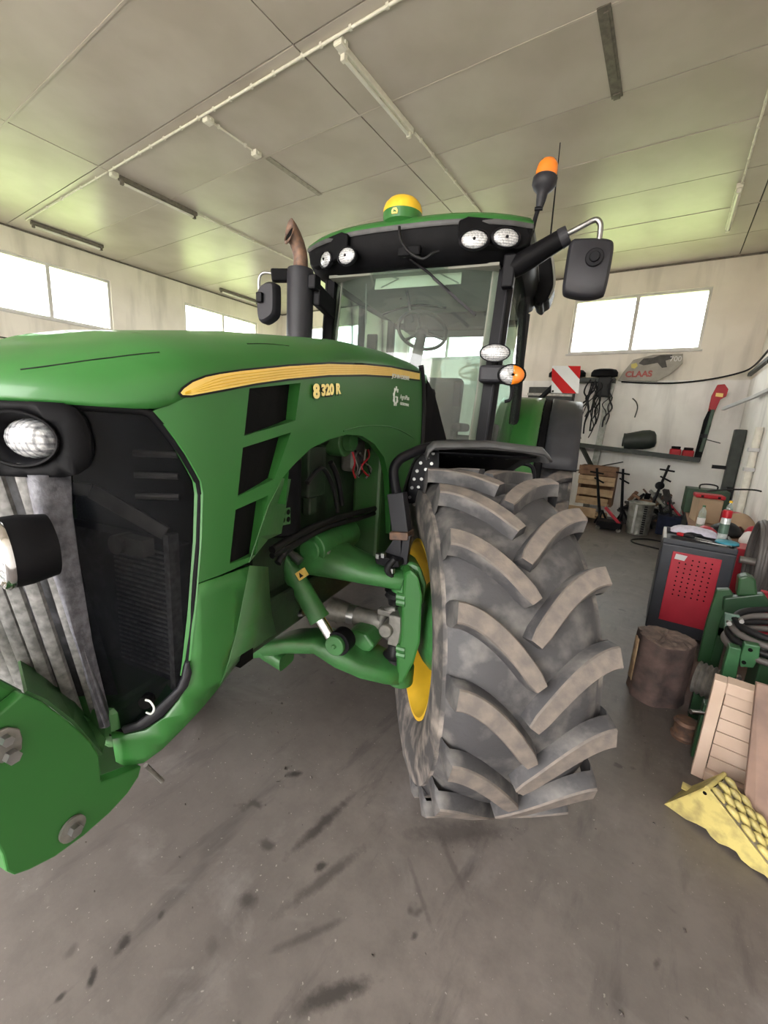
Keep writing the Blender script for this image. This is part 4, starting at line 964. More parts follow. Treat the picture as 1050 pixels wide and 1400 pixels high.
# perforated support plate under the shell, with its holes
Pp = [tp(u, v, b=-.06) for u, v in [(556, 690), (565, 640), (580, 615), (640, 612), (720, 622), (712, 640), (640, 645), (590, 650), (575, 690)]]
m = MB(); m.grid([[wheelpt(x, math.radians(a_), .825) for x in (-.26, -.1, .1, .25)] for a_ in (92, 104, 118, 135, 155)]); sup = m.build('support_plate', 'black_metal', FE, 50, solid=.006)
for a_ in (94, 99, 104, 109):
    for x in (-.23, -.18, -.12, -.06, 0, .06, .12, .18):
        c = wheelpt(x + (.02 if int(a_) % 2 else 0), math.radians(a_), .818); n_ = (c - WC - AXV * x).normalized()
        m = MB(); m.cyl(c, c + n_ * .003, .009, None, 10); m.build('punched_hole', 'dull_steel', sup)
# inner side plate with punched holes
Pp = [(557, 688), (559, 660), (566, 635), (578, 617), (600, 612), (600, 640), (588, 655), (580, 690)]
m = MB(); m.plate([tp(u, v, b=.10) for u, v in Pp], (0, .006, 0)); sid = m.build('side_plate', 'black_metal', FE)
for u, v in ((560, 680), (563, 667), (566, 655), (572, 666), (570, 644), (576, 655), (575, 633), (582, 642), (584, 626), (590, 634), (592, 620), (566, 690), (574, 680)):
    c = tp(u, v, b=.094); m = MB(); m.cyl(c, c + Vector((0, .004, 0)), .0075, None, 10); m.build('punched_hole', 'steel', sid)
tb = [tp(u, v, b=b_) for u, v, b_ in ((543, 678, -.03), (539, 655, -.03), (539, 640, -.02), (547, 628, 0), (562, 620, .03), (580, 613, .08), (605, 608, .14), (650, 608, .16))]
m = MB(); m.tube(crom(tb, 5), .022, 12); m.build('support_tube', 'black_metal', FE, 60)
m = MB(); m.beam(tp(543, 674, b=-.03), tp(550, 728, b=-.04), .075, .06, (0, 1, 0)); m.build('bracket_post', 'grey_plastic', FE, None, .004)
m = MB(); m.beam(tp(537, 730, b=-.045), tp(562, 731, b=-.045), .09, .035); m.build('clamp_plate', 'rust_pipe', FE, None, .004)
for px in ([(541, 733), (548, 733), (548, 770), (520, 768), (521, 762)], [(551, 733), (561, 733), (556, 772), (545, 774)]):
    m = MB(); m.plate([tp(u, v, b=-.08) for u, v in px], (0, .03, 0)); m.build('bracket_gusset', 'grey_plastic', FE, None, .003)
m = MB(); m.plate([tp(u, v, b=-.14) for u, v in [(512, 764), (520, 760), (545, 768), (546, 776), (530, 776), (514, 771)]], (0, .12, 0)); bp = m.build('base_plate', 'black_metal', FE, None, .004)
for u, v in ((517, 763), (524, 762), (536, 783)):
    c = tp(u, v, b=-.13); m = MB(); m.cyl(c, c + Vector((0, 0, .02)), .013, None, 6); m.build('bolt', 'steel', bp)
m = MB(); m.tube(crom([tp(u, v, b=b_) for u, v, b_ in ((540, 764, -.13), (530, 777, -.14), (536, 790, -.13))], 4), .016, 8); m.build('hose_loop', 'black_rubber', FE, 60)
# ================================================================== CAB
PA = .70; PB = 1.52      # front pillars
CB = empty('cab', (0, 0, 0), TR)
FLZ = 1.05
def strip(p0, p1, w, d, nm, m, par, bv=.008): mb = MB(); mb.beam(p0, p1, w, d, (0, 1, 0)); return mb.build(nm, m, par, None, bv)
for sg in (1, -1):
    pts = [(.655 * sg, 1.40, .95), (.675 * sg, 1.43, 1.5), (.69 * sg, 1.48, 2.2), (.70 * sg, 1.55, 2.85)]
    for (p, q) in zip(pts, pts[1:]): pass
    mb = MB(); mb.rings([[Vector(p) + Vector((dx * sg, dy, 0)) for dx, dy in ((-.05, -.045), (.035, -.05), (.06, -.01), (.055, .055), (-.03, .05))] for p in pts]); mb.build('front_pillar', 'black_metal', CB, 40, .004)
    mb = MB(); mb.tube([Vector(p) + Vector((.02 * sg, -.053, 0)) for p in pts], .004, 6); mb.build('pillar_bead', 'grey_plastic', CB, 60)
    pts = [(.80 * sg, 2.35, 1.05), (.80 * sg, 2.33, 2.0), (.765 * sg, 2.27, 2.85)]
    mb = MB(); mb.tube(pts, .038, 8); mb.build('door_post', 'black_metal', CB, 40)
    mb = MB(); mb.tube([(.72 * sg, 2.95, 1.5), (.72 * sg, 2.95, 2.85)], .05, 8); mb.build('rear_pillar', 'black_metal', CB, 40)
    # side glass: door and rear quarter
    mb = MB(); mb.grid([[(.715 * sg, 1.50, 1.05), (.735 * sg, 1.55, 2.0), (.73 * sg, 1.60, 2.82)], [(.775 * sg, 1.9, 1.05), (.79 * sg, 1.93, 2.0), (.765 * sg, 1.95, 2.82)], [(.80 * sg, 2.33, 1.05), (.81 * sg, 2.32, 2.0), (.775 * sg, 2.26, 2.82)]]); mb.build('door_glass', 'glass', CB, 60, solid=.006)
    mb = MB(); mb.grid([[(.80 * sg, 2.36, 1.6), (.77 * sg, 2.30, 2.82)], [(.73 * sg, 2.93, 1.6), (.73 * sg, 2.93, 2.82)]]); mb.build('quarter_glass', 'glass', CB, 60, solid=.006)
    mb = MB(); mb.tube(crom([(.735 * sg, 1.52, 2.80), (.77 * sg, 1.9, 2.83), (.775 * sg, 2.24, 2.80), (.805 * sg, 2.31, 2.2), (.82 * sg, 2.33, 1.75), (.80 * sg, 2.30, 1.35), (.77 * sg, 1.95, 1.08)], 5), .016, 8); mb.build('door_seal', 'black_rubber', CB, 60)
# windscreen: curved sheet
rowsw = []
for z, bo, wa in ((.98, 1.22, .60), (1.4, 1.25, .625), (1.9, 1.29, .645), (2.4, 1.34, .655), (2.84, 1.40, .66)):
    rowsw.append([(wa * t, bo + .17 * abs(t) ** 2.2, z) for t in [-1 + k / 8 for k in range(17)]])
mb = MB(); mb.grid(rowsw); mb.build('windscreen', 'glass', CB, 60, solid=.006)
for sg in (1, -1):   # pale printed band beside each pillar
    mb = MB(); mb.grid([[(p[-1 if sg > 0 else 0][0], p[-1][1] + .012, p[0][2]) for p in rowsw], [(p[-2 if sg > 0 else 1][0] + .02 * sg, p[-2][1] + .014, p[0][2]) for p in rowsw]]); mb.build('inner_pillar_trim', 'headliner', CB, None, solid=.01)
mb = MB(); mb.tube([(x, y - .01, z) for x, y, z in rowsw[-1]], .022, 8); mb.build('windscreen_header', 'black_plastic', CB, 60)
# black seal where the bonnet meets the glass
sq = [skin(s, z, -.004) for s, z in spl([(574.5, 500), (577, 520), (578, 560), (576, 600), (571, 640)], -.004)]
ctrz = [(0, .90, 2.085), (.15, .90, 2.08), (.26, .90, 2.06), (.33, .90, 2.01)]
mb = MB(); mb.tube([Vector((p.x, p.y + .02, p.z)) for p in sq], .016, 8); mb.build('bonnet_seal', 'black_rubber', CB, 60)
mb = MB(); mb.box2((-.36, .95, 1.0), (.36, 1.20, 1.95)); mb.build('cowl', 'dark', CB, None, .03)
mb = MB(); mb.plate([(.37, .93, 1.98), (.40, 1.02, 1.9), (.47, 1.15, 1.62), (.50, 1.2, 1.3), (.50, 1.2, .98), (.37, .93, .98)], (-.02, 0, 0)); mb.build('cowl_side', 'black_plastic', CB, None, .006)
# floor, firewall, rear wall, ceiling lining
mb = MB(); mb.box2((-.72, 1.30, .93), (.72, 2.95, 1.03)); mb.build('cab_floor', 'black_plastic', CB, None, .01)
mb = MB(); mb.box2((-.66, 1.42, 2.79), (.66, 2.9, 2.81)); mb.build('headliner', 'headliner', CB)
mb = MB(); mb.box2((-.70, 2.92, 1.0), (.70, 2.97, 1.62)); mb.build('rear_wall', 'black_plastic', CB, None, .01)
mb = MB(); mb.grid([[(-.70, 2.95, 1.62), (-.70, 2.95, 2.80)], [(.70, 2.95, 1.62), (.70, 2.95, 2.80)]]); mb.build('rear_glass', 'glass', CB, None, solid=.006)
mb = MB(); mb.box2((-.66, 2.90, 2.74), (.66, 2.98, 2.82)); mb.build('rear_header', 'black_metal', CB)
# dashboard, column, steering wheel, seat, shade
mb = MB(); mb.box2((-.30, 1.36, 1.03), (.12, 1.55, 1.75)); mb.build('pedestal', 'black_plastic', CB, None, .04)
wc = tp(577, 453, b=1.75)
mb = MB(); mb.tube([(wc.x - .05, 1.50, 1.72), (wc.x - .02, 1.62, 2.0), (wc.x, 1.74, wc.z - .03)], [.07, .055, .04], 12); mb.build('steering_column', 'grey_plastic', CB, 40)
ax = Vector((0, .55, .83)).normalized(); e1 = Vector((1, 0, 0)); e2 = ax.cross(e1)
STW = empty('steering_wheel', (0, 0, 0), CB)
mb = MB(); mb.tube([wc + e1 * (.20 * math.cos(t)) + e2 * (.20 * math.sin(t)) for t in [2 * PI * k / 40 for k in range(41)]], .015, 8)
for t in (.5, 2.64, 4.71): mb.cyl(wc, wc + e1 * (.2 * math.cos(t)) + e2 * (.2 * math.sin(t)), .012, None, 8)
mb.cyl(wc - ax * .03, wc + ax * .02, .05, None, 16)
bpy.data.objects.remove(STW); mb.build('steering_wheel', 'grey_plastic', CB, 60)
mb = MB(); mb.box2((wc.x - .13, 1.52, 1.86), (wc.x + .06, 1.66, 2.02)); mb.build('instrument_pod', 'grey_plastic', CB, None, .03)
sx = -.02
mb = MB(); mb.box2((sx - .26, 2.02, 1.42), (sx + .26, 2.55, 1.58)); mb.build('seat_cushion', 'seat_cloth', CB, None, .05, bseg=3)
mb = MB(); mb.box((sx, 2.58, 1.86), (.52, .14, .66), Matrix.Rotation(-.15, 3, 'X')); mb.build('seat_back', 'seat_cloth', CB, None, .06, bseg=3)
mb = MB(); mb.box2((sx - .2, 2.1, 1.03), (sx + .2, 2.5, 1.42)); mb.build('seat_base', 'black_plastic', CB, None, .03)
for s_ in (-1, 1):
    mb = MB(); mb.box2((sx + s_ * .34 - .05, 2.05, 1.66), (sx + s_ * .34 + .05, 2.5, 1.74)); mb.build('armrest', 'black_plastic', CB, None, .03)
mb = MB(); mb.box((.33, 1.95, 1.98), (.07, .03, .22)); mb.build('lever', 'black_plastic', CB, None, .02)
# pale sun shade behind the glass with its cross strings
shp = [tp(u, v, b=1.50) for u, v in ((515, 372), (632, 358), (630, 388), (512, 396))]
mb = MB(); mb.plate(shp, (0, .006, 0)); shd = mb.build('sun_shade', 'shade_cloth', CB)
for a_, b_ in (((520, 374), (545, 381)), ((545, 381), (521, 393)), ((622, 361), (600, 373)), ((600, 373), (627, 387))):
    mb = MB(); mb.cyl(tp(*a_, b=1.492), tp(*b_, b=1.492), .005, None, 6); mb.build('shade_cord', 'headliner', shd)
mb = MB(); mb.cyl(tp(*(501, 388), b=1.6), tp(*(500, 443), b=1.6), .008, None, 8); mb.build('grab_rod', 'dull_steel', CB)
mb = MB(); mb.box2((-.42, 2.50, 2.62), (.50, 2.86, 2.79)); mb.build('roof_console', 'grey_plastic', CB, None, .03)
mb = MB(); mb.tube(crom([tp(u, v, b=1.8) for u, v in ((523, 430), (545, 422), (575, 417), (610, 421))], 5), .008, 6); mb.build('cable', 'black_rubber', CB, 60)
mb = MB(); mb.cyl(tp(556, 398, b=1.75), tp(564, 440, b=1.75), .012, None, 8); mb.build('monitor_arm', 'grey_plastic', CB)
mb = MB(); mb.box(tp(548, 408, b=1.75), (.02, .02, .02)); mb.box((-.52, 2.0, 2.35), (.10, .04, .28)); mb.build('monitor', 'black_plastic', CB, None, .01)
mb = MB(); mb.box2((.46, 2.0, 1.03), (.68, 2.7, 1.75)); mb.build('side_console', 'black_plastic', CB, None, .04)
# wiper
mb = MB(); mb.tube([(.02, 1.325, 2.86), tp(585, 372, b=1.315), tp(614, 398, b=1.305)], [.011, .009, .006], 8); wip = mb.build('wiper_arm', 'black_metal', CB, 60)
mb = MB(); mb.beam(tp(592, 380, b=1.31), tp(650, 431, b=1.33), .016, .022, (0, 1, 0)); mb.build('wiper_blade', 'black_rubber', wip)
mb = MB(); mb.tube(crom([tp(u, v, b=b_) for u, v, b_ in ((546, 310, 1.2), (548, 328, 1.18), (560, 345, 1.17), (578, 354, 1.17), (592, 346, 1.18), (600, 344, 1.2))], 5), .010, 8); mb.build('receiver_cable', 'black_rubber', CB, 60)
mb = MB(); mb.box(tp(560, 344, b=1.20), (.16, .05, .06)); mb.build('wiper_motor_cover', 'black_plastic', CB, None, .01)
# ---- roof
RF = empty('roof', (0, 0, 0), TR)
def roofring(hw, b0, b1, bulge, z, zf=0.0, n=12):
    pts = []
    for k in range(n + 1):
        t = -1 + 2 * k / n; tt = math.copysign(abs(t) ** .8, t); x = hw * tt
        pts.append((x, b0 + bulge * abs(t) ** 2.6, z + zf * (1 - abs(t) ** 2)))
    pts += [(hw * 1.01, b0 + bulge + .35, z), (hw, (b0 + b1) / 2 + .3, z), (hw * .97, b1 - .15, z), (hw * .85, b1, z), (0, b1 + .02, z), (-hw * .85, b1, z), (-hw * .97, b1 - .15, z), (-hw, (b0 + b1) / 2 + .3, z), (-hw * 1.01, b0 + bulge + .35, z)]
    return pts
mb = MB(); mb.rings([roofring(.78, 1.36, 2.9, .16, 2.805), roofring(.82, 1.31, 2.95, .17, 2.84), roofring(.845, 1.27, 2.98, .17, 2.90), roofring(.85, 1.245, 3.0, .17, 2.98, .01), roofring(.845, 1.25, 3.0, .17, 3.01, .015)]); mb.build('roof_fascia', 'black_plastic', RF, 35)
mb = MB(); mb.rings([roofring(.852, 1.238, 3.005, .17, 2.985, .012), roofring(.856, 1.230, 3.01, .17, 2.995, .014), roofring(.854, 1.232, 3.01, .17, 3.012, .016)], False, False); mb.build('roof_rim', 'fender_grey', RF, 50)
mb = MB(); mb.rings([roofring(.85, 1.235, 3.01, .17, 3.008, .015), roofring(.85, 1.24, 3.01, .17, 3.03, .018), roofring(.825, 1.28, 2.98, .16, 3.065, .02), roofring(.74, 1.40, 2.9, .14, 3.10, .02), roofring(.4, 1.7, 2.6, .1, 3.125, .02)]); mb.build('roof_cap', 'green', RF, 50)
# side lamp pods
for sg in (1, -1):
    mb = MB(); mb.rings([[(sg * x, b_ + dy, z) for x, z in ((.40, 3.005), (.46, 3.028), (.70, 3.02), (.82, 3.0), (.845, 2.95), (.83, 2.89), (.78, 2.86), (.46, 2.86), (.405, 2.90))] for b_, dy in ((1.22, .0), (1.55, 0))]); 
    mb.v = [(x, y + .19 * max(0, (abs(x) - .38) / .46) ** 1.9, z) for x, y, z in mb.v]
    mb.build('lamp_pod', 'black_plastic', RF, 40, .012)
for i, (u, v, rx) in enumerate(((445.5, 355, .068), (474, 350, .074), (648.5, 327.5, .086), (692, 325, .086))):
    sgn = -1 if i < 2 else 1
    c = tp(u, v, b=(1.225 if i in (1, 2) else 1.305)); nx = Vector((.13 * sgn + (0.35 * sgn if i in (0, 3) else .05 * sgn), -1, -.05)).normalized()
    RL = empty('roof_lamp', (0, 0, 0), RF); bpy.data.objects.remove(RL)
    mb = MB(); mb.lathe([(.062, -.02), (.062, .004), (.056, .010), (.052, .002)], c, nx, 28, True, False, 0, rx / .052 * .98); lb = mb.build('roof_lamp', 'black_metal', RF, 40)
    mb = MB(); mb.lathe([(.053, .0), (.05, .008), (.035, .016), (.012, .020)], c, nx, 28, True, True, 0, rx / .055); mb.build('lens', 'lamp_lens', RF, 60)
    mb = MB(); mb.sphere(c + nx * .02, .010, 6); mb.build('bulb', 'black_metal', RF, 60)
# roof overhang at the rear left: dark trunking under the roof edge
P = [tp(u, v, b=2.45) for u, v in ((716, 362), (748, 338), (755, 352), (758, 388), (751, 408), (743, 413), (739, 419), (731, 414))]
mb = MB(); mb.plate(P, (0, .35, 0)); mb.build('side_duct', 'black_plastic', RF, None, .02)
P2 = [tp(u, v, b=2.45) for u, v in ((748, 338), (755, 352), (758, 388), (751, 408))]
mb = MB(); mb.tube(crom(P2, 5), .010, 8); mb.build('duct_edge', 'headliner', RF, 60)
# positioning receiver
g0 = tp(549.5, 311, b=1.36); g0.z = max(g0.z, 3.05)
GP = empty('receiver_dome', (0, 0, 0), TR)
mb = MB(); mb.lathe([(.085, -.015), (.115, .0), (.135, .015), (.14, .075)], g0, (0, 0, 1), 32); mb.build('receiver_base', 'green', GP, 40)
mb = MB(); mb.lathe([(.14, .075), (.138, .10), (.125, .135), (.10, .162), (.06, .178), (.015, .183)], g0, (0, 0, 1), 32, True, True); mb.build('receiver_cap', 'yellow', GP, 60)
mb = MB(); mb.box(g0 + Vector((.10, .06, .03)), (.12, .10, .06)); mb.build('receiver_bracket', 'green', GP, None, .01)
c = g0 + Vector((-.006, -.141, .045)); mb = MB(); mb.plate([c + Vector((x, 0, z)) for x, z in ((-.02, -.016), (.02, -.016), (.023, .004), (.012, .02), (-.012, .02), (-.023, .004))], (0, .006, 0)); em = mb.build('emblem', 'stripe', GP)
mb = MB(); mb.plate([c + Vector((x, -.002, z)) for x, z in ((-.014, -.010), (-.006, -.004), (.004, -.006), (.014, -.010), (.010, .002), (.0, .006), (-.004, .012), (-.008, .004))], (0, .002, 0)); mb.build('emblem_mark', 'green', GP)
# ---- exhaust
ex = tp(411, 370, b=1.14); EX = empty('exhaust_stack', (0, 0, 0), TR)
mb = MB(); mb.lathe([(.096, 1.3), (.098, 2.74), (.094, 2.765), (.06, 2.77)], (ex.x, ex.y, 0), (0, 0, 1), 32); mb.build('stack_shield', 'grey_plastic', EX, 40)
# a flared elbow with an open slanted mouth
def pring(cx, cz, nx, nz, ru, rv, n=24):
    L = math.hypot(nx, nz); ux, uz = nz / L, -nx / L
    hx, hy = .45, .893       # the elbow bends forwards and to the tractor's right
    return [Vector((ex.x + hx * (cx * 1.2 + ux * ru * math.cos(t)) - hy * rv * math.sin(t), ex.y + hy * (cx * 1.2 + ux * ru * math.cos(t)) + hx * rv * math.sin(t), cz + uz * ru * math.cos(t))) for t in [2 * PI * k / n for k in range(n)]]
prs = [(0, 2.75, 0, 1, .054, .054), (0, 2.83, 0, 1, .052, .052), (-.008, 2.88, -.2, 1, .052, .052), (-.026, 2.93, -.45, 1, .053, .052), (-.050, 2.968, -.75, .9, .058, .054), (-.070, 2.985, -.95, .5, .072, .056), (-.082, 2.99, -1, .15, .088, .058)]
mb = MB(); mb.rings([pring(*p) for p in prs], False, False); mb.build('tail_pipe', 'rust_pipe', EX, 60, solid=.004)
mb = MB(); mb.rings([pring(a_, b_, c_, d_, e_ * .9, f_ * .9) for a_, b_, c_, d_, e_, f_ in prs[:6]], True, True); mb.build('pipe_bore', 'dark', EX, 60)
mb = MB(); mb.box2((ex.x + .085, ex.y - .04, 2.62), (ex.x + .15, ex.y + .05, 2.72)); mb.beam((ex.x + .12, ex.y + .03, 2.60), (-.67, 1.50, 2.58), .06, .15); mb.build('stack_bracket', 'black_metal', EX, None, .012)
# ---- mirrors
MR = empty('mirror', (0, 0, 0), TR)
q0 = tp(703, 366, b=1.42); q1 = tp(775, 322, b=1.36)
d = (q1 - q0).normalized()
mb = MB(); mb.tube([q0 - d * .02, q0 + d * .05, q1 - d * .05, q1], [.062, .070, .058, .055], 12); mb.build('mirror_arm', 'black_plastic', MR, 40, .006)
mb = MB(); mb.tube([q1 - d * .04, q1 + d * .01], [.062, .055], 12); mb.build('arm_cap', 'grey_plastic', MR, 40)
mb = MB(); mb.box(tp(696, 372, b=1.40), (.08, .08, .20)); mb.build('arm_bracket', 'black_metal', MR, None, .01)
tpth = crom([tp(u, v, b=1.36) for u, v in ((773, 321), (796, 309), (812, 301), (819, 303), (821, 312), (818, 335), (815, 350))], 6)
mb = MB(); mb.tube(tpth, .0165, 10); mb.build('mirror_tube', 'steel', MR, 60)
def mirror_head(px, b_, par, th=.055):
    P = [tp(u, v, b=b_) for u, v in px]; c = sum(P, Vector()) / len(P); P = crom(P + [P[0]], 4)[:-1]
    mb = MB(); mb.rings([[c + (p - c) * .86 + Vector((0, -.035, 0)) for p in P], [c + (p - c) * .96 + Vector((0, -.022, 0)) for p in P], [c + (p - c) * 1.0 for p in P], [c + (p - c) * 1.0 + Vector((0, th, 0)) for p in P]]); mb.build('mirror_shell', 'grey_plastic', par, 40)
    mb = MB(); mb.rings([[c + (p - c) * .93 + Vector((0, th + .001, 0)) for p in P], [c + (p - c) * .93 + Vector((0, th + .003, 0)) for p in P]]); mb.build('mirror_glass', 'chrome', par)
    return c
mc = mirror_head([(785, 327), (812, 326), (834, 328), (839, 336), (836, 360), (829, 394), (823, 404), (800, 408), (775, 404), (769, 396), (772, 370), (778, 335)], 1.37, MR)
cc = tp(813, 351, b=1.32); mb = MB(); mb.cyl(cc, cc + Vector((0, .04, 0)), .052, None, 20); mb.cyl(cc + Vector((0, -.015, 0)), cc, .03, None, 14); mb.build('mirror_joint', 'black_metal', MR, 40, .004)
M2 = empty('mirror', (0, 0, 0), TR)
e0 = tp(396, 377, b=1.12); e1_ = tp(371, 377, b=1.05)
mb = MB(); mb.beam(e0, e1_, .07, .085); mb.build('mirror_arm', 'black_plastic', M2, None, .012)
mb = MB(); mb.tube(crom([tp(u, v, b=1.05) for u, v in ((373, 374), (361, 373), (355, 379), (354, 392), (356, 405))], 5), .011, 8); mb.build('mirror_tube', 'steel', M2, 60)
mirror_head([(359, 391), (368, 386), (376, 387), (378, 396), (378, 420), (376, 432), (367, 440), (359, 442), (355, 434), (354, 412), (355, 398)], 1.04, M2)
cc = tp(356, 407, b=1.0); mb = MB(); mb.box(cc, (.05, .05, .07)); mb.build('mirror_joint', 'black_metal', M2, None, .008)
# ---- beacon and aerial
BE = empty('beacon', (0, 0, 0), TR)
bt = tp(743, 262, b=1.45); rodp = crom([tp(u, v, b=1.45) for u, v in ((702, 352), (718, 340), (726, 322), (732, 298), (737, 282))], 5)
mb = MB(); mb.tube(rodp, .014, 8); mb.build('beacon_rod', 'black_metal', BE, 60)
axb = (tp(745, 245, b=1.45) - tp(737, 285, b=1.45)).normalized(); o0 = tp(737.5, 284, b=1.45)
mb = MB(); mb.lathe([(.022, 0), (.030, .04), (.035, .08), (.062, .105), (.076, .13), (.076, .165), (.068, .175)], o0, axb, 24); mb.build('beacon_base', 'grey_plastic', BE, 40)
mb = MB(); mb.lathe([(.066, .17), (.068, .20), (.064, .235), (.05, .26), (.02, .27)], o0, axb, 24); mb.build('beacon_lens', 'amber', BE, 60)
mb = MB(); mb.cyl(tp(731, 286, b=1.44), tp(742, 285, b=1.44), .012, None, 10); mb.build('wing_screw', 'black_metal', BE)
mb = MB(); mb.tube([tp(752, 330, b=2.2), tp(755, 300, b=2.2), tp(766, 195, b=2.2)], [.008, .007, .004], 6); mb.build('aerial', 'black_metal', TR, 60)
# ---- lamps on the front-left pillar
PLm = empty('pillar_lamps', (0, 0, 0), TR)
c = tp(676.5, 482.5, b=1.34); nx = Vector((.1, -1, -.1)).normalized()
mb = MB(); mb.lathe([(.04, -.06), (.060, -.01), (.060, .006), (.054, .004)], c, nx, 28, True, False, 0, 1.75); mb.build('lamp_housing', 'black_metal', PLm, 40)
mb = MB(); mb.lathe([(.056, .0), (.05, .012), (.03, .02), (.01, .022)], c, nx, 28, True, True, 0, 1.72); mb.build('lens', 'lamp_lens', PLm, 60)
mb = MB(); mb.cyl(tp(673, 495, b=1.38), tp(672, 505, b=1.38), .018, None, 8); mb.build('lamp_stem', 'black_metal', PLm)
c = tp(680, 512.5, b=1.38); mb = MB(); mb.box(c, (.24, .14, .115)); mb.build('indicator_box', 'grey_plastic', PLm, None, .02)
c = tp(700, 512.5, b=1.30); nx = Vector((.35, -1, -.05)).normalized()
mb = MB(); mb.lathe([(.05, -.06), (.070, -.02), (.070, .004), (.064, .004)], c, nx, 28, True, False, 0, 1.35); mb.build('indicator_housing', 'black_plastic', PLm, 40)
exx = nx.cross(Vector((0, 0, 1))).normalized()
for s_, mm in ((1, 'lamp_lens'), (-1, 'amber')):   # clear half inboard, amber half outboard
    mb = MB(); rs = []
    for r, h_ in ((.064, .004), (.058, .016), (.035, .028), (.008, .032)):
        rs.append([c + nx * h_ + exx * (s_ * r * 1.33 * math.cos(t)) + Vector((0, 0, r * math.sin(t))) for t in [-PI / 2 + PI * k / 14 for k in range(15)]])
    mb.rings(rs, False, False, False); mb.build('indicator_lens' if s_ < 0 else 'side_lens', mm, PLm, 60, solid=.004)
mb = MB(); mb.tube(crom([tp(u, v, b=1.36) for u, v in ((690, 524), (699, 526), (698, 545), (690, 549))], 4), .012, 8); mb.build('grab_handle', 'black_metal', PLm, 60)
# ---- rear fenders: green inner band, black seam, wide charcoal extension
M['fender_blue'] = mat('fender_extension_plastic', (0.040, 0.041, 0.047), 0.5, var=0.2, scale=10, spec=0.35)
for sg in (1, -1):
    RFn = empty('rear_fender', (0, 0, 0), TR)
    def arcband(a0, a1, r0, r1, t0, t1, nm, mm, sol=.015):
        rows_ = []
        for k in range(15):
            t = math.radians(t0 + (t1 - t0) * k / 14)
            rows_.append([(sg * (a0 + (a1 - a0) * j / 4), 3.05 - (r0 + (r1 - r0) * j / 4) * math.cos(t), .95 + (r0 + (r1 - r0) * j / 4) * math.sin(t)) for j in range(5)])
        mb = MB(); mb.grid(rows_); return mb.build(nm, mm, RFn, 40, solid=sol)
    arcband(.62, 1.025, 1.10, 1.10, 5, 130, 'fender_band', 'green')
    arcband(1.03, 1.095, 1.085, 1.08, 5, 130, 'fender_seam', 'black_plastic')
    arcband(1.10, 1.37, 1.095, 1.07, 25, 120, 'fender_extension', 'fender_blue', .025)
# red and white marker board at the rear left
c = [tp(u, v, b=3.5) for u, v in ((755, 500), (794, 500.5), (791, 538), (753.5, 537))]
MBd = empty('marker_board', (0, 0, 0), TR)
mb = MB(); mb.plate(c, (0, .006, 0)); mb.build('board', 'white_reflect', MBd)
def bl(s, t): return c[0] * (1 - s) * (1 - t) + c[1] * s * (1 - t) + c[2] * s * t + c[3] * (1 - s) * t
for poly in ([(0, .13), (.62, 1), (.98, 1), (.95, .96), (.02, .10), (0.0, .1)], ):
    pass
for poly in ([(0, .12), (.02, .08), (.93, 1.0), (.42, 1.0), (0, .53)], [(.55, 0), (1, 0), (1, .48)]):
    mb = MB(); mb.plate([bl(s, t) + Vector((0, -.003, 0)) for s, t in poly], (0, .002, 0)); mb.build('red_stripe', 'red_reflect', MBd)
p = bl(.06, .94) + Vector((0, -.004, 0)); mb = MB(); mb.cyl(p, p + Vector((0, .004, 0)), .012, None, 12); mb.build('board_bolt', 'black_metal', MBd)
mb = MB(); mb.beam(bl(.3, .5) + Vector((0, .03, 0)), (.80, 3.75, bl(.5, .5).z - .35), .04, .04); mb.build('board_arm', 'black_metal', MBd)
# transmission, tank and steps between the axles
mb = MB(); mb.box2((-.28, 1.1, .55), (.28, 3.4, 1.05)); mb.build('transmission', 'engine', TR, None, .03)
mb = MB(); mb.box2((-1.0, 2.95, .85), (1.0, 3.15, 1.15)); mb.build('rear_axle', 'green_dust_shade', TR, None, .03)
mb = MB(); mb.box2((.36, 1.05, .45), (.95, 1.85, .98)); mb.build('fuel_tank', 'black_plastic', TR, None, .06, bseg=3)
mb = MB(); mb.box2((-.95, 1.05, .45), (-.36, 1.85, .98)); mb.build('fuel_tank', 'black_plastic', TR, None, .06, bseg=3)
mb = MB(); mb.tube(crom([tp(u, v, b=1.2) for u, v in ((700, 646), (704, 636), (715, 634), (727, 638), (730, 650), (729, 670))], 4), .013, 8); mb.build('hand_rail', 'black_metal', TR, 60)
# ================================================================== WORKSHOP THINGS
M['wood'] = mat('pale_timber', (0.52, 0.37, 0.23), 0.75, scale=7, col2=(0.40, 0.27, 0.16), detail=6, bump=0.08)
M['wood_old'] = mat('brown_timber', (0.26, 0.145, 0.085), 0.8, scale=9, col2=(0.17, 0.09, 0.055), bump=0.1)
M['wood_pale'] = mat('planed_timber', (0.60, 0.47, 0.38), 0.7, scale=5, col2=(0.52, 0.39, 0.30))
M['bark'] = mat('weathered_log', (0.13, 0.085, 0.075), 0.85, scale=9, col2=(0.05, 0.036, 0.035), detail=8, bump=0.5, bscale=22)
M['log_end'] = mat('log_end_grain', (0.17, 0.12, 0.10), 0.85, scale=14, col2=(0.07, 0.05, 0.045), detail=7, bump=0.3)
M['split_wood'] = mat('split_wood', (0.42, 0.29, 0.17), 0.8, scale=20, col2=(0.25, 0.16, 0.10))
M['cabinet'] = mat('anthracite_sheet', (0.030, 0.034, 0.045), 0.45, var=0.3, scale=6)
M['cabinet_rim'] = mat('pale_tray_rim', (0.55, 0.55, 0.55), 0.5)
M['red_sheet'] = mat('red_sheet', (0.42, 0.020, 0.040), 0.42, scale=5, col2=(0.34, 0.015, 0.03))
M['rag'] = mat('white_rag', (0.66, 0.64, 0.74), 0.9, scale=24, col2=(0.50, 0.48, 0.58), bump=0.4, bscale=30)
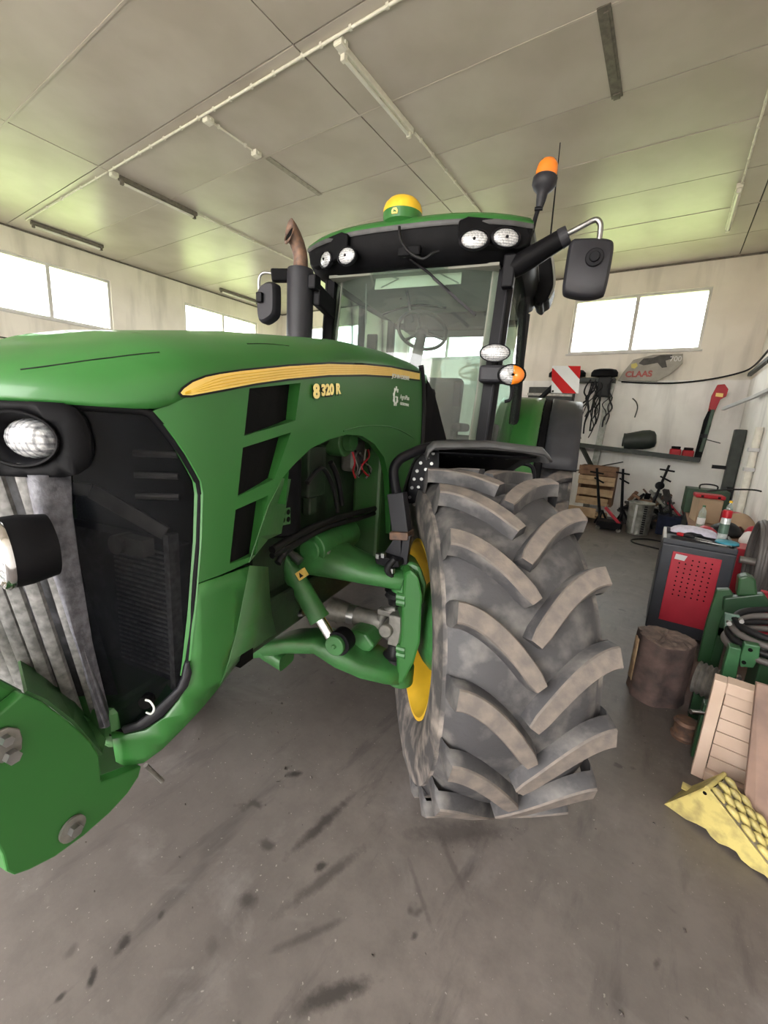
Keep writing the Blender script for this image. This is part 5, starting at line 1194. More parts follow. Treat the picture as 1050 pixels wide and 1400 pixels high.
M['can_white'] = mat('white_can', (0.70, 0.72, 0.70), 0.3, 0.3, scale=30, col2=(0.45, 0.50, 0.50))
M['teal'] = mat('teal_plastic', (0.05, 0.30, 0.40), 0.5)
M['chock'] = mat('chock_yellow', (0.49, 0.415, 0.14), 0.5, scale=16, col2=(0.25, 0.21, 0.085), detail=10, lo=0.45, hi=0.70, bump=0.1)
M['chock_edge'] = mat('chock_bare_steel', (0.34, 0.31, 0.25), 0.55, 0.4, var=0.3, scale=30)
M['rust_plate'] = mat('rusty_plate', (0.30, 0.195, 0.145), 0.65, 0.15, scale=3.5, col2=(0.14, 0.095, 0.078), detail=8, bump=0.1)
M['mid_green'] = mat('mid_green_paint', (0.014, 0.062, 0.018), 0.45, var=0.3, scale=10)
M['moss_green'] = mat('moss_green_paint', (0.030, 0.12, 0.045), 0.45, var=0.3, scale=10)
M['dark_green'] = mat('dark_green_paint', (0.012, 0.05, 0.018), 0.45, var=0.3, scale=10)
M['grey_green'] = mat('grey_green_paint', (0.10, 0.17, 0.13), 0.45, 0.2, var=0.3, scale=12)
M['card'] = mat('cardboard', (0.36, 0.25, 0.16), 0.85, scale=6)
M['pet'] = glass('clear_bottle', (0.75, 0.85, 0.78), 0.9, 0.05, 0.25, (0.7, 0.75, 0.72))
M['paper'] = mat('white_paper', (0.70, 0.68, 0.66), 0.85)
M['shelf_steel'] = mat('dark_shelf_steel', (0.035, 0.042, 0.036), 0.55, var=0.4, scale=10)
M['olive'] = mat('dark_olive_plastic', (0.022, 0.030, 0.026), 0.5, var=0.2)
M['hose'] = mat('grey_hose', (0.10, 0.09, 0.085), 0.55, var=0.3)
M['sign_board'] = mat('weathered_panel', (0.36, 0.335, 0.295), 0.6, scale=5, col2=(0.27, 0.25, 0.215))
M['peeled'] = mat('peeled_patch', (0.075, 0.07, 0.065), 0.7, var=0.4, scale=12)
M['sign_red'] = mat('faded_red', (0.36, 0.06, 0.05), 0.5)
M['sign_yellow'] = mat('faded_yellow', (0.55, 0.46, 0.12), 0.5)
M['blue_cloth'] = mat('dark_blue_cloth', (0.018, 0.025, 0.06), 0.9, var=0.4, scale=10)
M['galv'] = mat('galvanised_steel', (0.33, 0.33, 0.30), 0.45, 0.6, scale=12, col2=(0.20, 0.20, 0.18))
def WB(lo, hi): m = MB(); m.box2(lo, hi); return m
def wpl(u, v, p0, nn):
    d = ray(u, v); nn = Vector(nn); return CP + d * ((Vector(p0) - CP).dot(nn) / d.dot(nn))
def thing(name, loc, label, cat, group=None, rz=0.0): return tag(empty(name, loc, None, rz), label, cat, group)

# ---- tool cabinet
TC = thing('tool_cabinet', (.355, 4.48, 0), 'dark tool cabinet with red perforated door beside the log', 'tool cabinet')
m = MB(); m.box2((-.25, -.29, .06), (.25, .30, .84)); m.build('body', 'cabinet', TC, None, .012)
for a_, b_ in (((-.25, -.29, .84), (.25, -.265, .885)), ((-.25, .275, .84), (.25, .30, .885)), ((-.25, -.265, .84), (-.225, .275, .885)), ((.225, -.265, .84), (.25, .275, .885))):
    WB(a_, b_).build('tray_rim', 'cabinet_rim' if a_[0] < -.2 and b_[0] < 0 else 'cabinet', TC, None, .006)
m = MB(); m.box2((-.165, -.300, .165), (.165, -.288, .785)); door = m.build('door', 'red_sheet', TC, None, .004)
hm = MB(); hm.cyl((0, 0, 0), (0, .003, 0), .0062, None, 10); hmesh = hm.mesh('door_hole', 'dark')
for r in range(9):
    for c in range(6):
        if r < 1 and c < 2: continue
        o = link('door_hole', hmesh, door); o.location = (-.105 + .043 * c + .004 * r * 0, -.3025, .735 - .04 * r)
for sx in (-1, 1):
    for sy in (-1, 1):
        m = MB(); m.cyl((sx * .2 - .012, sy * .22, .035), (sx * .2 + .012, sy * .22, .035), .035, None, 14); m.box2((sx * .2 - .02, sy * .22 - .02, .035), (sx * .2 + .02, sy * .22 + .02, .06)); m.build('castor', 'black_rubber', TC, 40)
m = MB(); m.plate([(-.14, -.302, .77), (-.06, -.302, .765), (-.075, -.302, .72), (-.145, -.302, .725)], (0, -.001, 0)); m.build('torn_sticker', 'cabinet_rim', TC)
# on the cabinet
m = MB(); rows_ = []
rr_ = random.Random(5)
for i in range(15):
    row = []
    for j in range(15):
        x = -.17 + .34 * i / 14; y = -.12 + .24 * j / 14; e = max(0, 1 - (x / .175) ** 2 - (y / .13) ** 2)
        row.append((x + rr_.uniform(-.006, .006), y + rr_.uniform(-.006, .006), .045 * e ** .6 + rr_.uniform(0, .022) * (e > 0.02) + .002))
    rows_.append(row)
m.grid(rows_); o = m.build('rag', 'rag', None, 70, solid=-.004, sub=1); o.location = (.325, 4.61, .890); tag(o, 'crumpled white rag on the red-doored tool cabinet', 'rag')
SC = thing('spray_can', (.52, 4.50, .888), 'white spray can with red cap on the tool cabinet', 'spray can')
m = MB(); m.lathe([(.030, 0), (.034, .006), (.034, .185), (.028, .20), (.02, .208)], (0, 0, 0), (0, 0, 1), 24); m.build('can_body', 'can_white', SC, 40)
m = MB(); m.lathe([(.034, .198), (.035, .25), (.031, .262), (.01, .265)], (0, 0, 0), (0, 0, 1), 24); m.build('cap', 'red_plastic', SC, 40)
m = MB(); m.lathe([(.0345, .06), (.0348, .065), (.0348, .14), (.0345, .145)], (0, 0, 0), (0, 0, 1), 24, False, False); m.build('can_label', 'grey_green', SC, 40)
TP = thing('sanding_disc', (.545, 4.36, .886), 'teal round abrasive disc lying in the cabinet tray', 'abrasive disc')
m = MB(); m.lathe([(.07, 0), (.08, .004), (.08, .02), (.07, .026), (.02, .03)], (0, 0, 0), (0, 0, 1), 28); m.build('disc', 'teal', TP, 40)
m = MB(); m.lathe([(.082, 0.0), (.083, .006), (.08, .007)], (0, 0, 0), (0, 0, 1), 28); m.build('edge', 'black_rubber', TP, 40)
SD = thing('screwdriver', (.27, 4.35, .905), 'screwdriver with red and black handle in the cabinet tray', 'screwdriver', None, -.35)
m = MB(); m.tube([(-.07, 0, 0), (-.05, 0, 0), (-.02, 0, 0)], [.016, .019, .017], 12); m.build('handle_end', 'red_plastic', SD, 40)
m = MB(); m.tube([(-.02, 0, 0), (.02, 0, 0), (.05, 0, 0), (.06, 0, 0)], [.016, .018, .014, .008], 12); m.build('handle', 'black_rubber', SD, 40)
m = MB(); m.cyl((.06, 0, 0), (.18, 0, -.006), .004, None, 8); m.build('shaft', 'steel', SD)
SP = thing('spanner', (.45, 4.26, .893), 'steel spanner lying across the front of the cabinet tray', 'spanner', None, -.15)
m = MB(); m.beam((-.09, 0, 0), (.09, 0, 0), .014, .007); m.build('shank', 'steel', SP, None, .002)
for s_ in (-1, 1):
    m = MB(); m.tube([(s_ * .1 + .014 * math.cos(t), .014 * math.sin(t), 0) for t in [PI * .25 * k for k in range(7)]], .006, 6); m.build('jaw', 'steel', SP)
# ---- chopping log
LG = thing('wood_log', (.20, 3.16, 0), 'weathered upright wood log in front of the tool cabinet', 'log')
rl = random.Random(11); rows_ = []
for z in (0, .06, .15, .25, .34, .40, .425):
    rows_.append([((.158 + .012 * math.sin(3 * t + 1) + .006 * math.sin(7 * t) + rl.uniform(-.004, .004)) * (1.03 if z < .05 else 1.0) * math.cos(t), (.158 + .012 * math.sin(3 * t + 1) + .006 * math.sin(7 * t)) * math.sin(t), z + (.012 * math.sin(2 * t + .5) if z > .4 else 0)) for t in [2 * PI * k / 40 for k in range(40)]])
m = MB(); m.rings(rows_, True, False); m.build('trunk', 'bark', LG, 50)
top = rows_[-1]; rows2 = [top]
for k_, dz in ((.95, .006), (.7, .012), (.35, .008), (.05, .01)): rows2.append([(x * k_, y * k_, z * .6 + .425 * .4 + dz + rl.uniform(-.006, .006)) for x, y, z in top])
m = MB(); m.rings(rows2, False, True); m.build('cut_end', 'log_end', LG, None)
m = MB(); m.grid([[(.160 * math.cos(t), .160 * math.sin(t), z) for t in (3.35, 3.50, 3.62, 3.72)] for z in (.10, .2, .3, .40)]); m.v = [(x * 1.03, y * 1.03, z + rl.uniform(-.012, .012)) for x, y, z in m.v]; m.build('bare_patch', 'split_wood', LG, 40, solid=.004)
for k_ in range(4):
    t = rl.uniform(0, 6.28); m = MB(); m.beam((.05 * math.cos(t), .05 * math.sin(t), .436), (.15 * math.cos(t + .5), .15 * math.sin(t + .5), .438), .05, .008); m.build('split_chip', 'log_end', LG)
# ---- yellow truck wheel chock
A_ = wp(908.5, 1100, z=0.0); C_ = wp(1056, 1210, z=0.0); e_ = (C_ - A_).normalized(); n_ = Vector((-e_.y, e_.x, 0)); 
if n_.y < 0: n_ = -n_
WCx = thing('wheel_chock', A_, 'yellow steel wheel chock with ribbed slope on the floor at right', 'wheel chock')
ap = wpl(967, 1078, A_, n_) - A_; L_ = 0.47
cx_, cz_ = ap.dot(e_), ap.z
def chp(s, z, w): q = e_ * s + n_ * w; return Vector((q.x, q.y, z))
wave = [(0.0, 0.0), (.09, .004), (.13, .020), (.165, .028), (.185, .012), (.215, .006), (.25, .022), (.275, .026), (.295, .008), (.33, .004), (.37, .016), (.40, .006), (L_, 0.0)]
WD = .17
for w0 in (0.0, WD - .008):
    out_ = [chp(s, z, w0) for s, z in wave] + [chp(cx_ + .015, cz_ - .004, w0), chp(cx_, cz_, w0), chp(cx_ - .012, cz_ - .006, w0)]
    m = MB(); m.plate(out_, n_ * .008); sd_ = m.build('side_plate', 'chock', WCx, None, .002)
    h_ = chp(cx_ - .004, cz_ - .028, w0 - .001); m = MB(); m.cyl(h_, h_ + n_ * .010, .008, None, 12); m.build('hole', 'dark', WCx)
# back plate and top ridge
m = MB(); m.plate([chp(.004, .0, 0), chp(.004, .0, WD), chp(cx_, cz_, WD), chp(cx_, cz_, 0)], e_ * -.006 + Vector((0, 0, .0))); m.build('back_plate', 'chock', WCx)
m = MB(); m.tube([chp(cx_, cz_, 0), chp(cx_, cz_, WD)], .010, 10); m.build('top_ridge', 'chock', WCx, 40)
# slope of overlapping pressed ribs, staggered in columns
sl = Vector((L_ - cx_, 0, -cz_))
ribm = None
for c in range(5):
    for r in range(5):
        t = (r + (.5 if c % 2 else 0.0)) / 5.6 + .02
        if t > .86: continue
        s0 = cx_ + (L_ - cx_) * t; z0 = cz_ * (1 - t); s1 = cx_ + (L_ - cx_) * (t + .155); z1 = cz_ * (1 - t - .155)
        w0 = .014 + c * .031
        pts = [chp(s0 + (s1 - s0) * q, z0 + (z1 - z0) * q + .010 * math.sin(PI * q) + .002, w0 + .014) for q in [k / 6 for k in range(7)]]
        m = MB(); m.tube(pts, [.004 + .011 * math.sin(PI * k / 6) ** .7 for k in range(7)], 8); m.build('rib', 'chock', WCx, 60)
m = MB(); m.plate([chp(cx_ + .01, cz_ - .012, .006), chp(cx_ + .01, cz_ - .012, WD - .004), chp(L_, .002, WD - .004), chp(L_, .002, .006)], Vector((0, 0, -.004))); m.build('slope_sheet', 'chock_edge', WCx)
o_ = wp(926, 1088, z=.02); m = MB(); m.box((.05, .02, .02), (.16, .05, .006), Matrix.Rotation(-.15, 3, 'Z')); o = m.build('chock_handle_plate', 'chock', WCx)
o.location = chp(.05, .045, WD * .6); m.v = m.v

# ---- timber frame with slats, steel plate leaning on it
WX = thing('timber_crate_lid', (.40, 2.50, 0), 'pale timber crate end leaning behind the yellow wheel chock', 'crate end', None, -.1)
for lo, hi, nm in (((-.01, -.03, 0), (.04, .05, .555), 'upright'), ((.04, -.03, .50), (.52, .05, .560), 'top_rail'), ((.04, -.03, 0), (.52, .05, .05), 'bottom_rail'), ((.50, -.03, .05), (.55, .05, .50), 'upright')):
    WB(lo, hi).build(nm, 'wood_pale', WX, None, .004)
for k in range(6): WB((.045, .0, .055 + .0745 * k), (.50, .018, .055 + .0745 * k + .070)).build('slat', 'wood_pale', WX, None, .003)
pp_ = [wp(1033, 928, y=2.36), wp(1085, 905, y=2.36), wp(1160, 1120, y=2.15), wp(1062, 1130, y=2.15), wp(1012, 1062, y=2.20)]
base = Vector((.75, 2.3, 0)); PLt = thing('steel_plate', base, 'rusty brown steel plate leaning at the right edge', 'steel plate')
m = MB(); q0 = [(.515, 2.40, .64), (1.0, 2.36, .66), (1.03, 2.26, .012), (.60, 2.22, .012), (.545, 2.26, .17)]
m.plate([Vector(q) - base for q in q0], (.004, -.014, .0)); m.build('plate_sheet', 'rust_plate', PLt, None, .002)
rp_ = random.Random(4)
# ---- green machine parts stacked by the wall
GM = thing('green_machine_frame', (.55, 3.2, 0), 'dark green machine frame with brackets between cabinet and timber', 'machine part')
O_ = Vector((.55, 3.2, 0))
def gp(u, v, y): return wp(u, v, y=y) - O_
m = MB(); m.plate([gp(u, v, 3.35) for u, v in ((980, 806), (998, 806), (1004, 815), (985, 850), (972, 905), (953, 905), (966, 850))], (0, .05, 0)); m.build('frame_leg', 'mid_green', GM, None, .006)
m = MB(); m.plate([gp(u, v, 3.30) for u, v in ((990, 818), (1045, 812), (1060, 835), (1010, 842), (988, 836))], (0, .06, 0)); m.build('cross_block', 'dark_green', GM, None, .008)
m = MB(); m.plate([gp(u, v, 3.30) for u, v in ((1010, 790), (1022, 787), (1034, 793), (1036, 815), (1007, 815))], (0, .10, 0)); m.build('bearing_cap', 'mid_green', GM, None, .012)
m = MB(); m.plate([gp(u, v, 2.95) for u, v in ((991, 838), (1012, 842), (1010, 868), (1015, 888), (998, 890), (996, 872), (990, 868))], (0, .02, 0)); br_ = m.build('link_bracket', 'grey_green', GM, None, .004)
for u, v in ((1003, 846), (1002, 852)):
    c = gp(u, v, 2.945); m = MB(); m.cyl(c, c + Vector((0, .004, 0)), .010, None, 12); m.build('hole', 'dark', br_)
c = gp(1000, 866, 2.93); m = MB(); m.sphere(c, .016, 8); m.build('bolt_head', 'steel', br_, 60)
m = MB(); m.plate([gp(u, v, 2.75) for u, v in ((997, 884), (1014, 888), (1006, 930), (985, 930), (991, 905))], (0, .06, 0)); m.build('bracket_arm', 'moss_green', GM, None, .005)
m = MB(); m.plate([gp(u, v, 2.75) for u, v in ((1018, 880), (1040, 884), (1038, 900), (1030, 914), (1012, 912), (1012, 898))], (0, .05, 0)); lg_ = m.build('mounting_ear', 'moss_green', GM, None, .006)
for u, v in ((1026, 889), (1017, 906)):
    c = gp(u, v, 2.745); m = MB(); m.cyl(c, c + Vector((0, .004, 0)), .010, None, 12); m.build('hole', 'dark', lg_)
for u, v in ((1045, 890), (1011, 928), (1014, 850), (997, 853)):
    c = gp(u, v, 2.80); m = MB(); m.cyl(c, c + Vector((0, .03, 0)), .012, None, 6); m.build('bolt', 'steel', GM)
# legs of the frame down to the floor
m = MB(); m.box2((-.10, .16, 0), (-.02, .22, .62)); m.box2((.30, .16, 0), (.38, .22, .72)); m.box2((-.10, .16, .45), (.38, .22, .52)); m.build('stand', 'dark_green', GM, None, .006)
BP = thing('belt_pulley', (.425, 2.93, .32), 'ribbed grey belt pulley beside the green machine frame', 'pulley')
m = MB(); pr = []
for k in range(9): pr.append((.085 if k % 2 else .10, -.05 + .0125 * k))
m.lathe([(.03, -.055)] + pr + [(.03, .055)], (0, 0, 0), (.95, -.3, 0), 32); m.build('pulley_wheel', 'dull_steel', BP, 30)
m = MB(); m.cyl((-.06, .02, 0), (.2, -.06, 0), .02, None, 12); m.build('shaft', 'dull_steel', BP, 40)
m = MB(); m.box2((-.03, .10, -.32), (.03, .16, .02)); m.build('bracket', 'dark_green', BP)
HB = thing('drive_belt', (.72, 2.90, .62), 'loop of black drive belt lying on the green machine', 'belt')
for k in range(4):
    m = MB(); pts = []
    for j in range(41):
        t = 2 * PI * j / 40; pts.append((.27 * math.cos(t) + .012 * k, .16 * math.sin(t) + .02 * k, .03 + .05 * math.sin(t + .6) + .035 * k))
    m.tube(pts, .018, 8); m.build('belt_loop', 'black_rubber' if k % 2 else 'hose', HB, 60)
m = MB(); m.box2((-.12, -.1, -.62), (.2, .12, .02)); m.build('support_block', 'dark_green', HB, None, .01)
SPn = thing('steel_pin', wp(950, 970, y=2.62), 'bright steel pin sticking out beside the timber crate end', 'pin')
m = MB(); m.cyl((-.02, -.04, 0), (.06, .02, -.004), .013, None, 16); m.build('pin_body', 'chrome', SPn, 40)
m = MB(); m.box2((.03, .0, -SPn.location.z), (.10, .06, .05)); m.build('pin_post', 'dark_green', SPn, None, .006)
m = MB(); m.lathe([(.06, 0), (.065, .02), (.055, .03), (.055, .09), (.062, .10), (.05, .115)], (0, 0, 0), (0, 0, 1), 24); o = m.build('rusty_collar', 'rust_pipe', None, 40); o.location = (.36, 2.78, 0); tag(o, 'rusty round collar on the floor behind the wheel chock', 'collar')
# ---- hose reel by the wall, behind the cabinet
HR = thing('hose_coil', (.82, 4.45, .42), 'coil of grey rubber hose hanging right of the tool cabinet', 'hose coil')
for k in range(6):
    m = MB(); m.tube([(.02 * k - .08, (.26 + .012 * (k % 3)) * math.cos(t) + .01 * k, .34 + (.33 + .010 * (k % 2)) * math.sin(t)) for t in [2 * PI * j / 44 for j in range(45)]], .017, 8); m.build('hose_turn', 'hose', HR, 60)
m = MB(); m.box2((-.10, -.22, -.42), (.12, .22, .18)); m.build('stand_box', 'red_sheet', HR, None, .02)
m = MB(); m.cyl((-.16, 0, .34), (.16, 0, .34), .03, None, 14); m.build('spindle', 'dull_steel', HR)
# ---- workbench with its load
WBn = thing('workbench', (.745, 7.2, 0), 'cluttered low workbench along the right wall', 'workbench')
m = MB(); m.box2((-.34, -1.76, .62), (.30, 1.7, .67)); m.build('bench_top', 'wood_old', WBn, None, .006)
for sx in (-.28, .24):
    for sy in (-1.65, 0, 1.6): WB((sx - .035, sy - .035, 0), (sx + .035, sy + .035, .62)).build('leg', 'shelf_steel', WBn)
WB((-.33, -1.74, .18), (.29, 1.68, .21)).build('lower_shelf', 'wood_old', WBn)
BZ = .672
def crate_box(name, loc, dim, mt, label, cat, rz=0.0, lid=True):
    e = thing(name, loc, label, cat, None, rz); x, y, z = dim
    m = MB(); m.box2((-x / 2, -y / 2, 0), (x / 2, y / 2, z)); m.build('box_body', mt, e, None, .004)
    if lid:
        for s_ in (-1, 1):
            m = MB(); m.plate([(s_ * x * .02, -y / 2, z + .003), (s_ * x / 2, -y / 2, z + .003), (s_ * x / 2, y / 2, z + .003), (s_ * x * .02, y / 2, z + .003)], (0, 0, .004)); m.build('flap', mt, e)
    return e
crate_box('cardboard_box', (.57, 6.95, BZ), (.26, .34, .30), 'card', 'brown cardboard box on the workbench under the red case', 'box', .15)
TCs = crate_box('tool_case', (.60, 7.75, BZ), (.50, .36, .36), 'dark_green', 'dark green tool case with black handle at the back of the workbench', 'case', .05, False)
m = MB(); m.tube(crom([(-.10, -.1, .355), (-.10, -.1, .42), (0, -.11, .44), (.10, -.1, .42), (.10, -.1, .355)], 4), .011, 8); m.build('case_handle', 'black_rubber', TCs, 60)
RC = thing('red_case', (.58, 7.02, BZ + .308), 'flat red plastic case lying on the cardboard box', 'case', None, .1)
m = MB(); m.box2((-.16, -.12, 0), (.16, .12, .05)); m.build('case_shell', 'red_plastic', RC, None, .012)
for s_ in (-1, 1): m = MB(); m.box2((s_ * .09 - .015, -.126, .012), (s_ * .09 + .015, -.118, .038)); m.build('latch', 'black_plastic', RC)
crate_box('red_carton', (.84, 6.85, BZ), (.20, .18, .17), 'red_sheet', 'red carton on the workbench behind the bottles', 'carton', .3)
m = MB(); rows_ = []
for i in range(11):
    rows_.append([(-.17 + .34 * i / 10 + rr_.uniform(-.01, .01), -.14 + .28 * j / 10, (max(0, 1 - ((i - 5) / 5.2) ** 2 - ((j - 5) / 5.2) ** 2)) ** .5 * .20 + rr_.uniform(0, .03)) for j in range(11)])
m.grid(rows_); o = m.build('paper_sack', 'card', None, 60, solid=-.004, sub=1); o.location = (.87, 6.52, BZ + .004); tag(o, 'crumpled brown paper sack on the workbench by the wall', 'sack')
def bottle(loc, mt, cap, label, h=.30):
    e = thing('bottle', loc, label, 'bottle', 'plastic bottles on the bench')
    m = MB(); m.lathe([(.034, 0), (.040, .01), (.040, h * .55), (.036, h * .62), (.040, h * .68), (.030, h * .82), (.015, h * .9), (.014, h * .96)], (0, 0, 0), (0, 0, 1), 20); m.build('bottle_body', mt, e, 40)
    m = MB(); m.lathe([(.017, h * .94), (.017, h), (.01, h * 1.01)], (0, 0, 0), (0, 0, 1), 16); m.build('cap', cap, e, 40)
    m = MB(); m.lathe([(.0405, h * .25), (.041, h * .26), (.041, h * .5), (.0405, h * .51)], (0, 0, 0), (0, 0, 1), 20, False, False); m.build('bottle_label', 'paper', e, 40)
bottle((.485, 6.15, BZ), 'pet', 'moss_green', 'clear bottle with green cap in front of the cardboard box')
bottle((.73, 6.25, BZ + .0), 'pet', 'yellow', 'clear bottle with a yellow-green top right of the red carton', .38)
def heap(name, loc, mt, label, cat, r, sd, n_=12, h=.16):
    q = random.Random(sd); rows_ = []
    for z, k in ((0, 1.0), (.25, 1.02), (.5, .9), (.75, .65), (.95, .3)):
        rows_.append([(r * k * (1 + q.uniform(-.18, .18)) * math.cos(t), r * k * (1 + q.uniform(-.18, .18)) * math.sin(t), z * h + q.uniform(0, .02) * (z > 0)) for t in [2 * PI * j / n_ for j in range(n_)]])
    m = MB(); m.rings(rows_); o = m.build(name, mt, None, 60, sub=1); o.location = loc; return tag(o, label, cat)
heap('dark_bag', (.72, 6.02, BZ + .002), 'black_rubber', 'limp black bag on the workbench near the wall', 'bag', .16, 1)
heap('red_cloth', (.96, 6.12, BZ + .002), 'red_sheet', 'small red cloth beside the black bag', 'cloth', .08, 2, 10, .14)
heap('paper_wad', (.87, 5.62, BZ + .002), 'paper', 'white paper wad at the near end of the bench', 'paper', .09, 3, 10, .15)
heap('paper_wad', (.95, 5.79, BZ + .002), 'paper', 'white paper wad touching the wall beside another wad', 'paper', .08, 4, 10, .13)
heap('red_cloth', (.52, 5.75, BZ + .002), 'red_sheet', 'dark red cloth heaped on the bench behind the spray can', 'cloth', .11, 6, 10, .12)
crate_box('red_crate', (.70, 5.18, .30), (.30, .30, .44), 'red_sheet', 'dark red metal crate just behind the tool cabinet', 'crate', .2, False)
WB((.55, 5.02, 0), (.85, 5.36, .298)).build('crate_stand', 'shelf_steel', None, None, .01); tag(bpy.data.objects['crate_stand'], 'dark block carrying the red metal crate', 'stand')
m = MB(); m.tube(crom([(.55, 7.0, BZ + .40), (.72, 6.8, BZ + .46), (.95, 6.7, BZ + .50), (1.02, 6.6, BZ + .50)], 5), .010, 8); o = m.build('cable', 'black_rubber', None, 60); tag(o, 'black cable looping over the bench to the right wall', 'cable')
# ---- right wall: dark column, pipes, rod
RW = thing('wall_column', (.98, 9.1, 0), 'dark grey steel column standing at the right wall', 'column')
m = MB(); m.box2((-.09, -.10, .0), (.06, .12, 1.95)); m.build('column_box', 'shelf_steel', RW, None, .01)
m = MB(); m.box2((-.28, -.02, 1.28), (-.09, .04, 1.34)); m.build('column_arm', 'black_metal', RW)
m = MB(); m.box2((-.03, -.16, .0), (.05, -.10, 1.0)); m.build('column_foot', 'black_metal', RW)
WPp = thing('wall_pipe', (1.0, 7.6, 0), 'pale vertical pipe with clamps on the right wall', 'pipe')
m = MB(); m.cyl((0, 0, .68), (0, 0, 1.95), .045, None, 14); m.build('pipe_body', 'conduit', WPp, 40)
for z in (1.35, 1.62): m = MB(); m.box2((-.07, -.06, z), (.05, .06, z + .05)); m.build('clamp', 'cabinet_rim', WPp, None, .006)
m = MB(); m.box2((-.02, -.05, .0), (.04, .05, .68)); m.build('pipe_foot', 'conduit', WPp)
WT = thing('wall_trunking', (1.0, 8.3, 2.4), 'white cable trunking bent out from the right wall', 'trunking')
m = MB(); m.beam((.03, -.6, .06), (.0, .35, .05), .05, .05); m.beam((0, .35, .05), (-.32, .9, -.12), .05, .05); m.build('trunking_run', 'cabinet_rim', WT, None, .004)
DR = thing('wall_rail', (1.0, 9.2, 2.95), 'dark steel rail fixed high on the right wall', 'rail')
m = MB(); m.beam((.0, .75, -.02), (.03, -1.6, .02), .06, .06); m.build('rail_bar', 'shelf_steel', DR, None, .006)
m = MB(); m.box2((-.01, -.9, -.06), (.05, -.84, .02)); m.build('rail_bracket', 'shelf_steel', DR)
m = MB(); m.tube(crom([(-1.0, 10.11, 2.83), (-.2, 10.10, 2.80), (.4, 10.10, 2.86), (.85, 10.05, 2.97), (1.01, 9.8, 3.05), (1.02, 8.6, 3.12)], 6), .016, 8); o = m.build('wall_cable', 'black_rubber', None, 60); tag(o, 'black cable drooping along the back wall into the corner', 'cable')
for i, (a_, b_) in enumerate((((-11.2, .02), (2.0, .02)),)): pass
m = MB(); m.tube([(X0 + .085, 1.0, 2.90), (X0 + .085, 5.5, 2.88)], .013, 8); o = m.build('wall_cable', 'black_rubber', None, 60); tag(o, 'dark cable running along the left wall ledge under the windows', 'cable')
# ---- wall shelf at the back
WS = thing('wall_shelf', (-.55, 9.92, 1.43), 'dark steel wall shelf on a post at the back wall', 'shelf')
m = MB(); m.beam((-1.9, -.02, .13), (1.10, -.02, -.03), .34, .035); m.build('shelf_board', 'shelf_steel', WS)
m = MB(); m.beam((-1.9, -.19, .12), (1.10, -.19, -.05), .03, .09); m.build('shelf_rail', 'shelf_steel', WS)
m = MB(); m.beam((-.72, .13, -1.43), (-.62, .13, 1.35), .12, .08, (0, 1, 0)); m.build('shelf_post', 'galv', WS)
m = MB(); m.beam((-.95, -.15, .03), (-.70, .08, -.42), .07, .07); m.build('shelf_brace', 'shelf_steel', WS)
m = MB(); m.cyl((-1.4, .02, -.62), (-.15, .1, -.22), .012, None, 8); m.build('tie_rod', 'shelf_steel', WS)
CN = thing('canister', (-.48, 9.86, 1.49), 'dark olive canister lying on the wall shelf', 'canister')
m = MB(); m.lathe([(.12, -.27), (.165, -.26), (.158, -.22), (.168, -.12), (.19, .05), (.185, .18), (.15, .26), (.08, .29)], (0, 0, .185), (1, 0, .16), 26); m.build('canister_body', 'olive', CN, 50)
m = MB(); m.tube([(-.26, -.02, .14), (-.285, -.02, .14)], .10, 16); m.build('canister_neck', 'olive', CN, 40)
for x, lb in ((.16, 'red battery pack on the wall shelf next to the canister'), (.36, 'second red battery pack on the wall shelf, right of the first')):
    e = thing('battery_pack', (x, 9.84, 1.425 - .05 * (x - .16)), lb, 'battery', 'red packs on the shelf', .1)
    m = MB(); m.box2((-.10, -.07, 0), (.08, .07, .13)); m.build('pack_body', 'red_plastic', e, None, .02)
    m = MB(); m.box2((-.08, -.05, .13), (.06, .05, .18)); m.build('pack_top', 'black_plastic', e, None, .01)
# long-handled tool with red head leaning above the shelf end
HT = thing('hedge_cutter', (.50, 9.80, 1.42), 'long black hedge cutter with red head leaning on the shelf end', 'hedge cutter')
O2 = Vector((.50, 9.80, 1.42))
def hp_(u, v): return wp(u, v, y=9.80) - O2
m = MB(); m.plate([hp_(u, v) for u, v in ((948, 628), (957, 632), (972, 582), (976, 562), (970, 558), (962, 575))], (0, .05, 0)); m.build('blade_guard', 'black_plastic', HT, None, .01)
m = MB(); m.beam(hp_(958, 618), hp_(975, 560), .06, .05, (0, 1, 0)); m.build('shaft', 'dark_green', HT, None, .01)
m = MB(); m.plate([hp_(u, v) for u, v in ((968, 563), (977, 564), (985, 546), (993, 542), (996, 532), (991, 525), (981, 526), (973, 541))], (0, .09, 0)); m.build('head', 'red_plastic', HT, None, .008)
m = MB(); m.plate([hp_(u, v) + Vector((0, -.004, 0)) for u, v in ((979, 537), (989, 538), (988, 543), (978, 542))], (0, -.003, 0)); m.build('head_sticker', 'stripe', HT)
m = MB(); m.cyl(hp_(962, 600), hp_(985, 606), .008, None, 8); m.box(hp_(962, 596), (.10, .06, .07)); m.build('grip', 'black_rubber', HT)
